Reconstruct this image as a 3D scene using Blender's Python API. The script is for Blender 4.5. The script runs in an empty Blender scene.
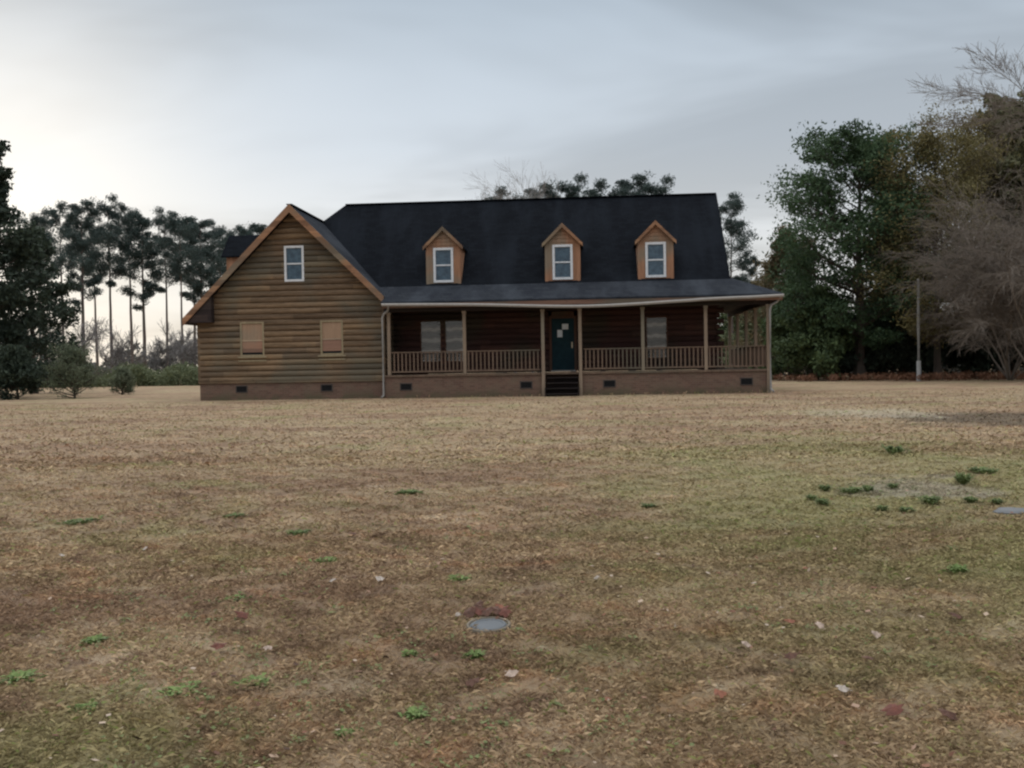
import bpy, math, random
import numpy as np
from mathutils import Vector, Matrix

random.seed(7)
rng = np.random.default_rng(7)
S = bpy.context.scene
COL = S.collection
PI = math.pi

# ------------------------------------------------------------------ camera
F, CX, CY, CZ = 1009.565, 15.1873, -38.5537, 1.1721
YAW, PIT, ROL = 0.0783, -0.0183, -0.0175
fw = Vector((-math.sin(YAW)*math.cos(PIT), math.cos(YAW)*math.cos(PIT), math.sin(PIT)))
r0 = Vector((math.cos(YAW), math.sin(YAW), 0)); u0 = r0.cross(fw)
rt = r0*math.cos(ROL) + u0*math.sin(ROL); up = -r0*math.sin(ROL) + u0*math.cos(ROL)
cd = bpy.data.cameras.new('camera'); cam = bpy.data.objects.new('camera', cd); COL.objects.link(cam)
cd.sensor_width = 36; cd.lens = 36*F/1024; cd.clip_end = 3000; cd.clip_start = .1
M = Matrix.Identity(4)
for i in range(3):
    M[i][0] = rt[i]; M[i][1] = up[i]; M[i][2] = -fw[i]
M[0][3], M[1][3], M[2][3] = CX, CY, CZ
cam.matrix_world = M
S.camera = cam

# ------------------------------------------------------------------ world (overcast)
SUN_EL, SUN_AZ = math.radians(17), math.radians(-33)     # azimuth measured from +Y towards +X
sdir = Vector((math.sin(SUN_AZ)*math.cos(SUN_EL), math.cos(SUN_AZ)*math.cos(SUN_EL), math.sin(SUN_EL)))
w = bpy.data.worlds.new('World'); S.world = w; w.use_nodes = True
nt = w.node_tree; N = nt.nodes; L = nt.links
bg = N['Background']

def mathn(nt, op, a, b=None, c=None, clamp=False):
    n = nt.nodes.new('ShaderNodeMath'); n.operation = op; n.use_clamp = clamp
    for i, v in enumerate((a, b, c)):
        if v is None: continue
        if isinstance(v, (int, float)): n.inputs[i].default_value = v
        else: nt.links.new(v, n.inputs[i])
    return n.outputs[0]

def mixc(nt, f, a, b, mode='MIX'):
    n = nt.nodes.new('ShaderNodeMix'); n.data_type = 'RGBA'; n.blend_type = mode
    if isinstance(f, (int, float)): n.inputs[0].default_value = f
    else: nt.links.new(f, n.inputs[0])
    for i, v in ((6, a), (7, b)):
        if isinstance(v, tuple): n.inputs[i].default_value = (*v, 1)
        else: nt.links.new(v, n.inputs[i])
    return n.outputs[2]

def ramp(nt, f, stops, interp='LINEAR'):
    n = nt.nodes.new('ShaderNodeValToRGB'); cr = n.color_ramp; cr.interpolation = interp
    while len(cr.elements) < len(stops): cr.elements.new(.5)
    for e, (p, c) in zip(cr.elements, stops):
        e.position = p; e.color = (*c, 1) if isinstance(c, tuple) else (c, c, c, 1)
    nt.links.new(f, n.inputs[0]); return n.outputs[0]

def noise(nt, vec, scale, detail=4, rough=.55, dist=0.0):
    n = nt.nodes.new('ShaderNodeTexNoise'); n.inputs['Scale'].default_value = scale
    n.inputs['Detail'].default_value = detail; n.inputs['Roughness'].default_value = rough
    n.inputs['Distortion'].default_value = dist
    if vec is not None: nt.links.new(vec, n.inputs['Vector'])
    return n.outputs['Fac']

def mapping(nt, vec, scale=(1, 1, 1), rot=(0, 0, 0), loc=(0, 0, 0)):
    n = nt.nodes.new('ShaderNodeMapping'); n.inputs['Scale'].default_value = scale
    n.inputs['Rotation'].default_value = rot; n.inputs['Location'].default_value = loc
    nt.links.new(vec, n.inputs['Vector']); return n.outputs[0]

def rng_map(nt, v, a, b, c=0.0, d=1.0):
    n = nt.nodes.new('ShaderNodeMapRange'); n.interpolation_type = 'SMOOTHSTEP'
    for i, x in enumerate((a, b, c, d)): n.inputs[i+1].default_value = x
    nt.links.new(v, n.inputs[0]); return n.outputs[0]

sky = N.new('ShaderNodeTexSky'); sky.sky_type = 'NISHITA'; sky.sun_disc = False
sky.sun_elevation = SUN_EL; sky.sun_rotation = SUN_AZ
skyc = mixc(nt, 1.0, sky.outputs[0], (.08, .08, .08), 'MULTIPLY')
tc = N.new('ShaderNodeTexCoord')
sep = N.new('ShaderNodeSeparateXYZ'); L.new(tc.outputs['Generated'], sep.inputs[0])
zc = sep.outputs[2]
grad = ramp(nt, zc, [(0, (.72, .71, .67)), (.10, (.76, .77, .77)), (.21, (.60, .66, .725)), (.36, (.44, .52, .605)), (.46, (.62, .68, .76)), (.7, (1.75, 1.80, 1.84)), (1, (2.25, 2.28, 2.3))])
# cloud sheet: project the direction on a plane overhead
zz = mathn(nt, 'ADD', mathn(nt, 'MAXIMUM', zc, 0.0), .12)
px = mathn(nt, 'DIVIDE', sep.outputs[0], zz); py = mathn(nt, 'DIVIDE', sep.outputs[1], zz)
cmb = N.new('ShaderNodeCombineXYZ'); L.new(px, cmb.inputs[0]); L.new(py, cmb.inputs[1])
cl = noise(nt, mapping(nt, cmb.outputs[0], (.5, .85, 1), (0, 0, .5), (3.1, 1.2, 0)), 1.0, 4, .55, .7)
clf = rng_map(nt, cl, .33, .68, .78, 1.14)
clc = N.new('ShaderNodeCombineColor')
for i in range(3): L.new(clf, clc.inputs[i])
grad = mixc(nt, 1.0, grad, clc.outputs[0], 'MULTIPLY')
# bright patch where the sun stands behind the clouds
dp = N.new('ShaderNodeVectorMath'); dp.operation = 'DOT_PRODUCT'
L.new(tc.outputs['Generated'], dp.inputs[0])
gd = Vector((math.sin(math.radians(-31))*math.cos(math.radians(8.5)), math.cos(math.radians(-31))*math.cos(math.radians(8.5)), math.sin(math.radians(8.5))))
dp.inputs[1].default_value = gd
gl = mathn(nt, 'POWER', mathn(nt, 'MAXIMUM', dp.outputs['Value'], 0.0), 95.0)
grad = mixc(nt, mathn(nt, 'MULTIPLY', gl, .68), grad, (1.12, 1.08, 1.0))
fin = mixc(nt, .93, skyc, grad)
L.new(fin, bg.inputs[0]); bg.inputs[1].default_value = 1.0

sl = bpy.data.lights.new('sun', 'SUN'); sl.energy = .55; sl.angle = math.radians(18); sl.color = (1, .95, .88)
so = bpy.data.objects.new('sun', sl); COL.objects.link(so)
so.rotation_euler = sdir.to_track_quat('Z', 'Y').to_euler()

S.view_settings.view_transform = 'Standard'; S.view_settings.look = 'None'
S.view_settings.exposure = 0; S.view_settings.gamma = 1
try: S.cycles.filter_width = 2.3
except Exception: pass
S.render.engine = 'CYCLES'
S.cycles.max_bounces = 6; S.cycles.transparent_max_bounces = 8

# ------------------------------------------------------------------ helpers
def at(px, d):
    """ground point seen in column px at horizontal distance d"""
    return (CX + d*(math.cos(YAW)*(px-512)/F - math.sin(YAW)), CY + d*(math.sin(YAW)*(px-512)/F + math.cos(YAW)))

def mat(name, col=(.5, .5, .5), rough=.8, spec=.3):
    m = bpy.data.materials.new(name); m.use_nodes = True
    b = m.node_tree.nodes['Principled BSDF']
    b.inputs['Base Color'].default_value = (*col, 1); b.inputs['Roughness'].default_value = rough
    b.inputs['Specular IOR Level'].default_value = spec
    return m, m.node_tree, b

def bumpn(nt, b, h, strength=.4, dist=.02):
    n = nt.nodes.new('ShaderNodeBump'); n.inputs['Strength'].default_value = strength; n.inputs['Distance'].default_value = dist
    nt.links.new(h, n.inputs['Height']); nt.links.new(n.outputs[0], b.inputs['Normal'])

def pos(nt):
    g = nt.nodes.new('ShaderNodeNewGeometry'); return g.outputs['Position']

class MB:
    def __init__(s): s.v = []; s.f = []
    def quad(s, a, b, c, d):
        n = len(s.v); s.v += [a, b, c, d]; s.f.append((n, n+1, n+2, n+3))
    def poly(s, ps):
        n = len(s.v); s.v += list(ps); s.f.append(tuple(range(n, n+len(ps))))
    def box(s, x0, y0, z0, x1, y1, z1):
        n = len(s.v)
        s.v += [(x0, y0, z0), (x1, y0, z0), (x1, y1, z0), (x0, y1, z0), (x0, y0, z1), (x1, y0, z1), (x1, y1, z1), (x0, y1, z1)]
        for q in ((0, 3, 2, 1), (4, 5, 6, 7), (0, 1, 5, 4), (1, 2, 6, 5), (2, 3, 7, 6), (3, 0, 4, 7)): s.f.append(tuple(n+i for i in q))
        return s
    def slab(s, ps, t):
        """polygon with its underside t below along z"""
        n = len(s.v); k = len(ps)
        s.v += list(ps) + [(p[0], p[1], p[2]-t) for p in ps]
        s.f.append(tuple(range(n, n+k))); s.f.append(tuple(n+k+i for i in reversed(range(k))))
        for i in range(k):
            j = (i+1) % k; s.f.append((n+i, n+k+i, n+k+j, n+j))
        return s
    def beam(s, a, b, w, h):
        """bar from a to b, w across, h tall (z)"""
        a = Vector(a); b = Vector(b); d = (b-a).normalized()
        side = d.cross(Vector((0, 0, 1)))
        side = side.normalized()*w/2 if side.length > 1e-4 else Vector((w/2, 0, 0))
        upv = side.cross(d).normalized()*h/2
        n = len(s.v)
        for p in (a, b):
            for q in (-side-upv, side-upv, side+upv, -side+upv): s.v.append(tuple(p+q))
        for q in ((0, 1, 2, 3), (7, 6, 5, 4), (0, 4, 5, 1), (1, 5, 6, 2), (2, 6, 7, 3), (3, 7, 4, 0)): s.f.append(tuple(n+i for i in q))
        return s
    def tube(s, pts, rad, k=8):
        n = len(s.v); P = [Vector(p) for p in pts]
        rr = rad if isinstance(rad, (list, tuple)) else [rad]*len(P)
        for i, p in enumerate(P):
            d = (P[min(i+1, len(P)-1)]-P[max(i-1, 0)]).normalized()
            a = d.cross(Vector((0, 0, 1)));
            if a.length < 1e-3: a = Vector((1, 0, 0))
            a.normalize(); b = d.cross(a)
            for j in range(k):
                t = 2*PI*j/k; s.v.append(tuple(p+(a*math.cos(t)+b*math.sin(t))*rr[i]))
        for i in range(len(P)-1):
            for j in range(k):
                jj = (j+1) % k; s.f.append((n+i*k+j, n+i*k+jj, n+(i+1)*k+jj, n+(i+1)*k+j))
        s.f.append(tuple(n+j for j in reversed(range(k)))); m = n+(len(P)-1)*k; s.f.append(tuple(m+j for j in range(k)))
        return s
    def build(s, name, m, parent=None, smooth=False, bevel=0):
        me = bpy.data.meshes.new(name); me.from_pydata([tuple(v) for v in s.v], [], s.f); me.update()
        if m: me.materials.append(m)
        if smooth:
            for p in me.polygons: p.use_smooth = True
        o = bpy.data.objects.new(name, me); COL.objects.link(o)
        if parent: o.parent = parent
        if bevel:
            bv = o.modifiers.new('bevel', 'BEVEL'); bv.width = bevel; bv.segments = 2
        return o

def npmesh(name, V, nper, m, parent=None, tint=None):
    """V: (n*nper,3) array; every nper verts make one face"""
    V = np.ascontiguousarray(V, dtype=np.float32); n = len(V)//nper
    me = bpy.data.meshes.new(name)
    me.vertices.add(len(V)); me.vertices.foreach_set('co', V.ravel())
    me.loops.add(len(V)); me.loops.foreach_set('vertex_index', np.arange(len(V), dtype=np.int32))
    me.polygons.add(n); me.polygons.foreach_set('loop_start', np.arange(0, len(V), nper, dtype=np.int32))
    me.update(calc_edges=True)
    if tint is not None:
        a = me.attributes.new('tint', 'FLOAT', 'POINT'); a.data.foreach_set('value', np.repeat(tint, nper).astype(np.float32))
    me.materials.append(m)
    o = bpy.data.objects.new(name, me); COL.objects.link(o)
    if parent: o.parent = parent
    return o

def tag(o, label, cat, group=None):
    o['label'] = label; o['category'] = cat
    if group: o['group'] = group
    return o
def empty(name, loc, label, cat, group=None, rz=0):
    o = bpy.data.objects.new(name, None); COL.objects.link(o); o.location = loc; o.rotation_euler = (0, 0, rz)
    return tag(o, label, cat, group)

# ------------------------------------------------------------------ materials
def wood_log(name, base, axis='x', var=.5):
    m, nt, b = mat(name, base, .85, .2)
    p = pos(nt)
    sc = {'x': (.35, .35, 6), 'z': (6, 6, .4)}[axis]
    n1 = noise(nt, mapping(nt, p, sc), 1.6, 5, .6)
    n2 = noise(nt, mapping(nt, p, tuple(v*5 for v in sc)), 2.2, 4, .6)
    n3 = noise(nt, mapping(nt, p, (.5, .5, .5)), 1.0, 3, .5)
    f = mathn(nt, 'ADD', mathn(nt, 'MULTIPLY', n1, .6), mathn(nt, 'MULTIPLY', n2, .4))
    d = tuple(c*(1-var) for c in base); l = tuple(min(1, c*(1+var)) for c in base)
    c = ramp(nt, f, [(.32, d), (.5, base), (.68, l)])
    grey = (sum(base)/3*.95,)*3
    c = mixc(nt, rng_map(nt, n3, .45, .66, 0, .8), c, (grey[0]*1.05, grey[0]*.95, grey[0]*.72))
    if axis == 'x':
        sp = nt.nodes.new('ShaderNodeSeparateXYZ'); nt.links.new(p, sp.inputs[0])
        iz = mathn(nt, 'FLOOR', mathn(nt, 'DIVIDE', mathn(nt, 'SUBTRACT', sp.outputs[2], .68), .222))
        w1 = nt.nodes.new('ShaderNodeTexWhiteNoise'); w1.noise_dimensions = '1D'; nt.links.new(iz, w1.inputs['W'])
        ix = mathn(nt, 'FLOOR', mathn(nt, 'ADD', mathn(nt, 'DIVIDE', sp.outputs[0], 3.3), mathn(nt, 'MULTIPLY', w1.outputs['Value'], 5.0)))
        w2 = nt.nodes.new('ShaderNodeTexWhiteNoise'); w2.noise_dimensions = '2D'
        cb = nt.nodes.new('ShaderNodeCombineXYZ'); nt.links.new(ix, cb.inputs[0]); nt.links.new(iz, cb.inputs[1]); nt.links.new(cb.outputs[0], w2.inputs['Vector'])
        c = mixc(nt, 1.0, c, ramp(nt, w2.outputs['Value'], [(0, (.66, .64, .64)), (.5, (.97, .96, .95)), (1, (1.30, 1.24, 1.12))]), 'MULTIPLY')
        kn = nt.nodes.new('ShaderNodeTexVoronoi'); kn.inputs['Scale'].default_value = 2.6; nt.links.new(mapping(nt, p, (1, 1, 1.6)), kn.inputs['Vector'])
        c = mixc(nt, rng_map(nt, kn.outputs['Distance'], .04, .13, .7, 0), c, tuple(v*.35 for v in base))
    nt.links.new(c, b.inputs['Base Color'])
    bumpn(nt, b, f, .35, .012)
    return m
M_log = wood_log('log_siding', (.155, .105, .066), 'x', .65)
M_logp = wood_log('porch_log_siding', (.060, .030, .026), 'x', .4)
M_trim = wood_log('cedar_trim', (.25, .135, .080), 'x', .3)
M_fas = wood_log('faded_fascia_wood', (.19, .11, .080), 'x', .3)
M_dorm = wood_log('dormer_cedar', (.30, .155, .092), 'z', .35)
M_post = wood_log('post_wood', (.22, .165, .12), 'z', .35)
M_rail = wood_log('rail_wood', (.135, .092, .066), 'z', .35)
M_ply = wood_log('plywood_board', (.29, .19, .125), 'z', .2)
M_ply2 = wood_log('plywood_board_pink', (.25, .145, .105), 'x', .2)
M_wtrim = wood_log('window_trim_wood', (.25, .20, .125), 'z', .25)
M_bar = wood_log('sash_bar', (.36, .28, .20), 'x', .2)
M_dark = wood_log('dark_step_wood', (.022, .016, .016), 'x', .4)
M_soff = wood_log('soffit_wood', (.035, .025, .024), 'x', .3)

def white_mat(name, c, rough=.5):
    m, nt, b = mat(name, c, rough, .4)
    n = noise(nt, pos(nt), 9, 4, .6)
    nt.links.new(ramp(nt, n, [(.3, tuple(v*.82 for v in c)), (.65, c)]), b.inputs['Base Color']); return m
M_white = white_mat('white_vinyl', (.62, .63, .65))
M_gutter = white_mat('gutter_metal', (.36, .34, .32), .5)
M_dsp = white_mat('downspout_metal', (.27, .255, .24), .6)
M_paper = white_mat('paper', (.75, .80, .84), .8)
M_brass = white_mat('brass_handle', (.6, .5, .35), .35)
M_vent = white_mat('vent_metal', (.004, .004, .005), .9)
M_vfr = white_mat('vent_surround', (.055, .045, .04), .8)

m_, nt_, b_ = mat('brick', (.2, .12, .09), .9, .2); M_brick = m_
bt = nt_.nodes.new('ShaderNodeTexBrick')
g = nt_.nodes.new('ShaderNodeNewGeometry'); sp = nt_.nodes.new('ShaderNodeSeparateXYZ'); nt_.links.new(g.outputs['Position'], sp.inputs[0])
cb = nt_.nodes.new('ShaderNodeCombineXYZ')
nt_.links.new(mathn(nt_, 'ADD', sp.outputs[0], sp.outputs[1]), cb.inputs[0]); nt_.links.new(sp.outputs[2], cb.inputs[1])
nt_.links.new(cb.outputs[0], bt.inputs['Vector'])
bt.inputs['Scale'].default_value = 1; bt.inputs['Brick Width'].default_value = .21; bt.inputs['Row Height'].default_value = .075
bt.inputs['Mortar Size'].default_value = .006; bt.inputs['Color1'].default_value = (.105, .060, .045, 1); bt.inputs['Color2'].default_value = (.155, .092, .066, 1)
bt.inputs['Mortar'].default_value = (.15, .115, .095, 1)
nn = noise(nt_, g.outputs['Position'], 2.0, 5, .6)
cc = mixc(nt_, rng_map(nt_, nn, .4, .7, 0, .7), bt.outputs[0], (.14, .105, .075))
zf = mathn(nt_, 'MULTIPLY', rng_map(nt_, sp.outputs[2], .0, .35, .75, 0), rng_map(nt_, nn, .35, .6))
cc = mixc(nt_, zf, cc, (.075, .07, .04))          # algae and splashed soil along the foot of the wall
nt_.links.new(cc, b_.inputs['Base Color']); bumpn(nt_, b_, bt.outputs['Fac'], -.4, .01)

def shingle(name, c1, c2):
    m, nt, b = mat(name, c1, .95, .06)
    p = pos(nt)
    sp = nt.nodes.new('ShaderNodeSeparateXYZ'); nt.links.new(p, sp.inputs[0])
    cb = nt.nodes.new('ShaderNodeCombineXYZ')
    nt.links.new(mathn(nt, 'ADD', sp.outputs[0], mathn(nt, 'MULTIPLY', sp.outputs[1], .3)), cb.inputs[0])
    nt.links.new(mathn(nt, 'MULTIPLY', sp.outputs[2], 1.4), cb.inputs[1])
    bt = nt.nodes.new('ShaderNodeTexBrick'); nt.links.new(cb.outputs[0], bt.inputs['Vector'])
    bt.inputs['Scale'].default_value = 1; bt.inputs['Brick Width'].default_value = .3; bt.inputs['Row Height'].default_value = .14
    bt.inputs['Mortar Size'].default_value = .006
    bt.inputs['Color1'].default_value = (*c1, 1); bt.inputs['Color2'].default_value = (*c2, 1)
    bt.inputs['Mortar'].default_value = (*[v*.5 for v in c1], 1)
    n1 = noise(nt, mapping(nt, p, (1.2, .3, .3)), .8, 5, .6)     # streaks that run down the slope
    c = mixc(nt, rng_map(nt, n1, .42, .72, 0, .7), bt.outputs[0], tuple(v*1.6 for v in c2))
    nt.links.new(c, b.inputs['Base Color']); bumpn(nt, b, noise(nt, p, 60, 2, .7), .5, .006)
    return m
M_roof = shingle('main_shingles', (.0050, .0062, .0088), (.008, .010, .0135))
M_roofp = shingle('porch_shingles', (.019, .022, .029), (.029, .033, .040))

m_, nt_, b_ = mat('window_glass', (.02, .035, .055), .06, .45); M_glass = m_
b_.inputs['Coat Weight'].default_value = 0; b_.inputs['Coat Roughness'].default_value = .03
nn = noise(nt_, pos(nt_), 3.0, 2, .5); bumpn(nt_, b_, nn, .15, .02)
nt_.links.new(ramp(nt_, noise(nt_, pos(nt_), 5, 3, .6), [(.3, (.016, .036, .06)), (.7, (.055, .10, .14))]), b_.inputs['Base Color'])
m_, nt_, b_ = mat('blind_fabric', (.62, .56, .48), .9, .1); M_blind = m_
zb = nt_.nodes.new('ShaderNodeSeparateXYZ'); nt_.links.new(mapping(nt_, pos(nt_), (1, 1, 1)), zb.inputs[0])
sn = mathn(nt_, 'SINE', mathn(nt_, 'ADD', mathn(nt_, 'MULTIPLY', zb.outputs[2], 14.0), mathn(nt_, 'MULTIPLY', noise(nt_, pos(nt_), 3, 3, .5), 3.0)))
nt_.links.new(ramp(nt_, mathn(nt_, 'MULTIPLY_ADD', sn, .5, .5), [(.25, (.035, .028, .025)), (.7, (.085, .068, .058)), (.97, (.27, .25, .225))]), b_.inputs['Base Color'])
m_, nt_, b_ = mat('door_paint', (.010, .040, .085), .6, .15); M_door = m_
nt_.links.new(ramp(nt_, noise(nt_, pos(nt_), 4, 4, .6), [(.3, (.006, .022, .030)), (.7, (.012, .040, .050))]), b_.inputs['Base Color'])

def leaf_mat(name, dark, light, rough=.7, trans=.25):
    m, nt, b = mat(name, dark, rough, .25)
    a = nt.nodes.new('ShaderNodeAttribute'); a.attribute_name = 'tint'
    oi = nt.nodes.new('ShaderNodeObjectInfo')
    f = mathn(nt, 'ADD', mathn(nt, 'MULTIPLY', a.outputs['Fac'], .85), mathn(nt, 'MULTIPLY', oi.outputs['Random'], .15))
    c = ramp(nt, f, [(0, dark), (1, light)])
    nt.links.new(c, b.inputs['Base Color'])
    tr = nt.nodes.new('ShaderNodeBsdfTranslucent'); nt.links.new(c, tr.inputs[0])
    mx = nt.nodes.new('ShaderNodeMixShader'); mx.inputs[0].default_value = trans
    nt.links.new(b.outputs[0], mx.inputs[1]); nt.links.new(tr.outputs[0], mx.inputs[2])
    nt.links.new(mx.outputs[0], nt.nodes['Material Output'].inputs[0])
    return m
M_pine = leaf_mat('pine_needles', (.030, .050, .045), (.085, .125, .095))
M_ever = leaf_mat('evergreen_leaves', (.022, .042, .022), (.085, .14, .065))
M_farp = leaf_mat('hazed_pine_needles', (.032, .050, .048), (.075, .102, .090))  # bluish cast is distance haze put into the needle colour
M_olive = leaf_mat('olive_leaves', (.085, .08, .035), (.24, .20, .085))
M_olbr = leaf_mat('olive_brown_leaves', (.075, .062, .035), (.19, .155, .085))
M_mixg = leaf_mat('underbrush_leaves', (.030, .050, .024), (.13, .18, .075))
M_shr = leaf_mat('shrub_leaves', (.06, .08, .045), (.18, .20, .13))
M_darkc = leaf_mat('dark_conifer_leaves', (.018, .028, .022), (.060, .080, .052))
M_hedge = leaf_mat('field_brush_leaves', (.085, .10, .05), (.155, .175, .095))
M_twig = leaf_mat('bare_twigs', (.095, .078, .064), (.20, .168, .140), trans=0)
M_twigd = leaf_mat('far_bare_twigs', (.12, .11, .105), (.22, .205, .20), trans=0)
M_weed2 = leaf_mat('tuft_grass', (.065, .095, .032), (.19, .24, .09))
M_weed = leaf_mat('weed_leaves', (.085, .13, .035), (.24, .32, .11))
M_twigl = leaf_mat('pale_bare_twigs', (.22, .20, .19), (.34, .32, .31), trans=0)
M_bark = wood_log('bark', (.075, .06, .05), 'z', .4)
M_barkp = wood_log('pine_bark', (.12, .095, .085), 'z', .4)

def grass_colour(nt):
    """dry lawn colour as a function of the place on the ground; shared by soil and blades"""
    p = pos(nt)
    flat = mapping(nt, p, (1, 1, 0))
    big = noise(nt, mapping(nt, p, (.10, .16, 0), (0, 0, .2)), 1.0, 6, .62, .6)
    mid = noise(nt, mapping(nt, p, (.8, 1.0, 0)), 1.0, 6, .65, .4)
    fine = noise(nt, flat, 7.0, 5, .7)
    grn = noise(nt, mapping(nt, p, (.42, .42, 0), (0, 0, 1), (11, 4, 0)), 1.0, 6, .68, .5)
    c = ramp(nt, mid, [(.30, (.235, .160, .102)), (.46, (.33, .240, .152)), (.60, (.41, .305, .200)), (.78, (.49, .385, .27))])
    c = mixc(nt, rng_map(nt, big, .44, .58, 0, .7), c, (.385, .305, .195))
    c = mixc(nt, rng_map(nt, noise(nt, mapping(nt, p, (.2, .38, 0), (0, 0, 0), (5, 8, 0)), 1.0, 6, .62), .47, .60, 0, .8), c, (.27, .180, .122))
    mott = noise(nt, mapping(nt, p, (2.6, 2.2, 0), (0, 0, .7), (3, 9, 0)), 1.0, 6, .7, .8)
    mo2 = noise(nt, mapping(nt, p, (1.5, 1.9, 0), (0, 0, .2), (13, 2, 0)), 1.0, 5, .7, .8)
    c = mixc(nt, rng_map(nt, mott, .50, .64, 0, .75), c, (.205, .135, .095))
    c = mixc(nt, rng_map(nt, mo2, .54, .66, 0, .55), c, (.40, .235, .14))
    c = mixc(nt, rng_map(nt, mott, .40, .30, 0, .6), c, (.50, .42, .31))
    # greener belt on the right half of the lawn
    sp = nt.nodes.new('ShaderNodeSeparateXYZ'); nt.links.new(p, sp.inputs[0])
    def ell(cx, cy, rx, ry, n=.5):
        dx = mathn(nt, 'DIVIDE', mathn(nt, 'SUBTRACT', sp.outputs[0], cx), rx)
        dy = mathn(nt, 'DIVIDE', mathn(nt, 'SUBTRACT', sp.outputs[1], cy), ry)
        d = mathn(nt, 'SQRT', mathn(nt, 'ADD', mathn(nt, 'MULTIPLY', dx, dx), mathn(nt, 'MULTIPLY', dy, dy)))
        d = mathn(nt, 'ADD', d, mathn(nt, 'MULTIPLY', mathn(nt, 'SUBTRACT', mid, .5), 2.2*n))
        return rng_map(nt, d, .55, 1.15, 1, 0)
    belt = ell(18.3, -29.5, 3.4, 8.5, .8)
    gmask = mathn(nt, 'MAXIMUM', rng_map(nt, grn, .52, .66, 0, .55), mathn(nt, 'MULTIPLY', belt, rng_map(nt, grn, .34, .60, .25, .72)))
    c = mixc(nt, gmask, c, (.27, .265, .125))
    c = mixc(nt, mathn(nt, 'MULTIPLY', ell(18.15, -29.0, .6, 1.0, 2.0), .55), c, (.31, .28, .24))
    c = mixc(nt, mathn(nt, 'MULTIPLY', ell(23.2, -18.6, 2.6, 2.4, .9), .75), c, (.10, .08, .062))
    c = mixc(nt, mathn(nt, 'MULTIPLY', ell(21.3, -16.0, 1.6, 2.0, 1.5), .55), c, (.47, .42, .32))
    c = mixc(nt, mathn(nt, 'MULTIPLY', ell(14.2, -34.9, .3, .2, 1.2), .12), c, (.34, .32, .29))
    return c, mid, fine

m_, nt_, b_ = mat('lawn_soil', (.3, .25, .15), .95, .1); M_soil = m_
c, mid, fine = grass_colour(nt_)
fm = ramp(nt_, fine, [(.28, (.55, .52, .5)), (.5, (.95, .95, .95)), (.72, (1.22, 1.2, 1.15))])
c = mixc(nt_, 1.0, c, fm, 'MULTIPLY'); nt_.links.new(c, b_.inputs['Base Color'])
bumpn(nt_, b_, noise(nt_, pos(nt_), 22, 6, .75), .9, .05)
m_, nt_, b_ = mat('dry_grass_blades', (.3, .25, .15), .9, .15); M_blade = m_
c, mid, fine = grass_colour(nt_)
a = nt_.nodes.new('ShaderNodeAttribute'); a.attribute_name = 'tint'
k = ramp(nt_, a.outputs['Fac'], [(0, (.55, .50, .46)), (.3, (.95, .92, .88)), (.75, (1.25, 1.22, 1.15)), (.95, (1.6, 1.55, 1.45)), (.955, (.85, 1.1, .7)), (1, (.8, 1.1, .6))])
nt_.links.new(mixc(nt_, 1.0, c, k, 'MULTIPLY'), b_.inputs['Base Color'])

# ------------------------------------------------------------------ ground
def gz(x, y):
    return 0.0
def build_ground():
    mb = MB()
    rings = [0, 6, 12, 20, 30, 45, 60, 90, 140, 220, 400, 900]
    k = 48; cx, cy = 12, -15
    mb.v.append((cx, cy, 0))
    for r in rings[1:]:
        for j in range(k): mb.v.append((cx+r*math.cos(2*PI*j/k), cy+r*math.sin(2*PI*j/k), 0))
    for j in range(k): mb.f.append((0, 1+j, 1+(j+1) % k))
    for i in range(len(rings)-2):
        for j in range(k):
            jj = (j+1) % k; mb.f.append((1+i*k+j, 1+(i+1)*k+j, 1+(i+1)*k+jj, 1+i*k+jj))
    o = mb.build('ground', M_soil); o['kind'] = 'structure'
build_ground()

def blades(n, dmin, dmax, wid, hgt, power):
    u = rng.random(n)
    e = power
    d = (dmin**e + u*(dmax**e-dmin**e))**(1/e)
    lat = (rng.random(n)*2-1)*(d*.60+.6)
    x = CX - math.sin(YAW)*d + math.cos(YAW)*lat; y = CY + math.cos(YAW)*d + math.sin(YAW)*lat
    keep = (y < -.53) | ((y < -.03) & (x < 7.2)) | (x < -.2) | (x > 21.8)
    keep &= ~((y > -1.6) & (x > 13.3) & (x < 14.9))
    # clumping
    q = np.sin(x*9.1+np.sin(y*7.3)*2)+np.sin(y*11.7+np.sin(x*8.3)*2)
    keep &= rng.random(n) < (.62+.25*q)
    # leave the utility cover clear
    keep &= ((x-14.71)**2+(y+34.06)**2) > .098**2
    x, y, d = x[keep], y[keep], d[keep]; n = len(x)
    sc = .6+.9*rng.random(n)
    ang = rng.random(n)*2*PI; w_ = wid*sc; h_ = hgt*sc
    dx, dy = np.cos(ang), np.sin(ang)
    la = rng.random(n)*2*PI; lean = .5+1.6*rng.random(n)
    tx = np.cos(la)*lean*h_; ty = np.sin(la)*lean*h_; tz = h_*(.25+.65*rng.random(n))*(1+2.2*((y > -1.0) & (y < .1) & (x > -.5) & (x < 22)))
    V = np.zeros((n, 4, 3))
    V[:, 0] = np.stack([x-dx*w_, y-dy*w_, np.full(n, -.002)], 1); V[:, 1] = np.stack([x+dx*w_, y+dy*w_, np.full(n, -.002)], 1)
    V[:, 2] = np.stack([x+tx*.6+dx*w_*.8, y+ty*.6+dy*w_*.8, tz*.8], 1)
    V[:, 3] = np.stack([x+tx, y+ty, tz*.75], 1)
    return V.reshape(-1, 3), rng.random(n)
VV = []; TT = []
for args in ((520000, 2.3, 7, .0009, .020, .7), (260000, 5.5, 14, .0018, .024, .3), (110000, 12, 38, .006, .04, .3)):
    a, b = blades(*args); VV.append(a); TT.append(b)
o = npmesh('dry_grass', np.concatenate(VV), 4, M_blade, tint=np.concatenate(TT))
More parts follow.
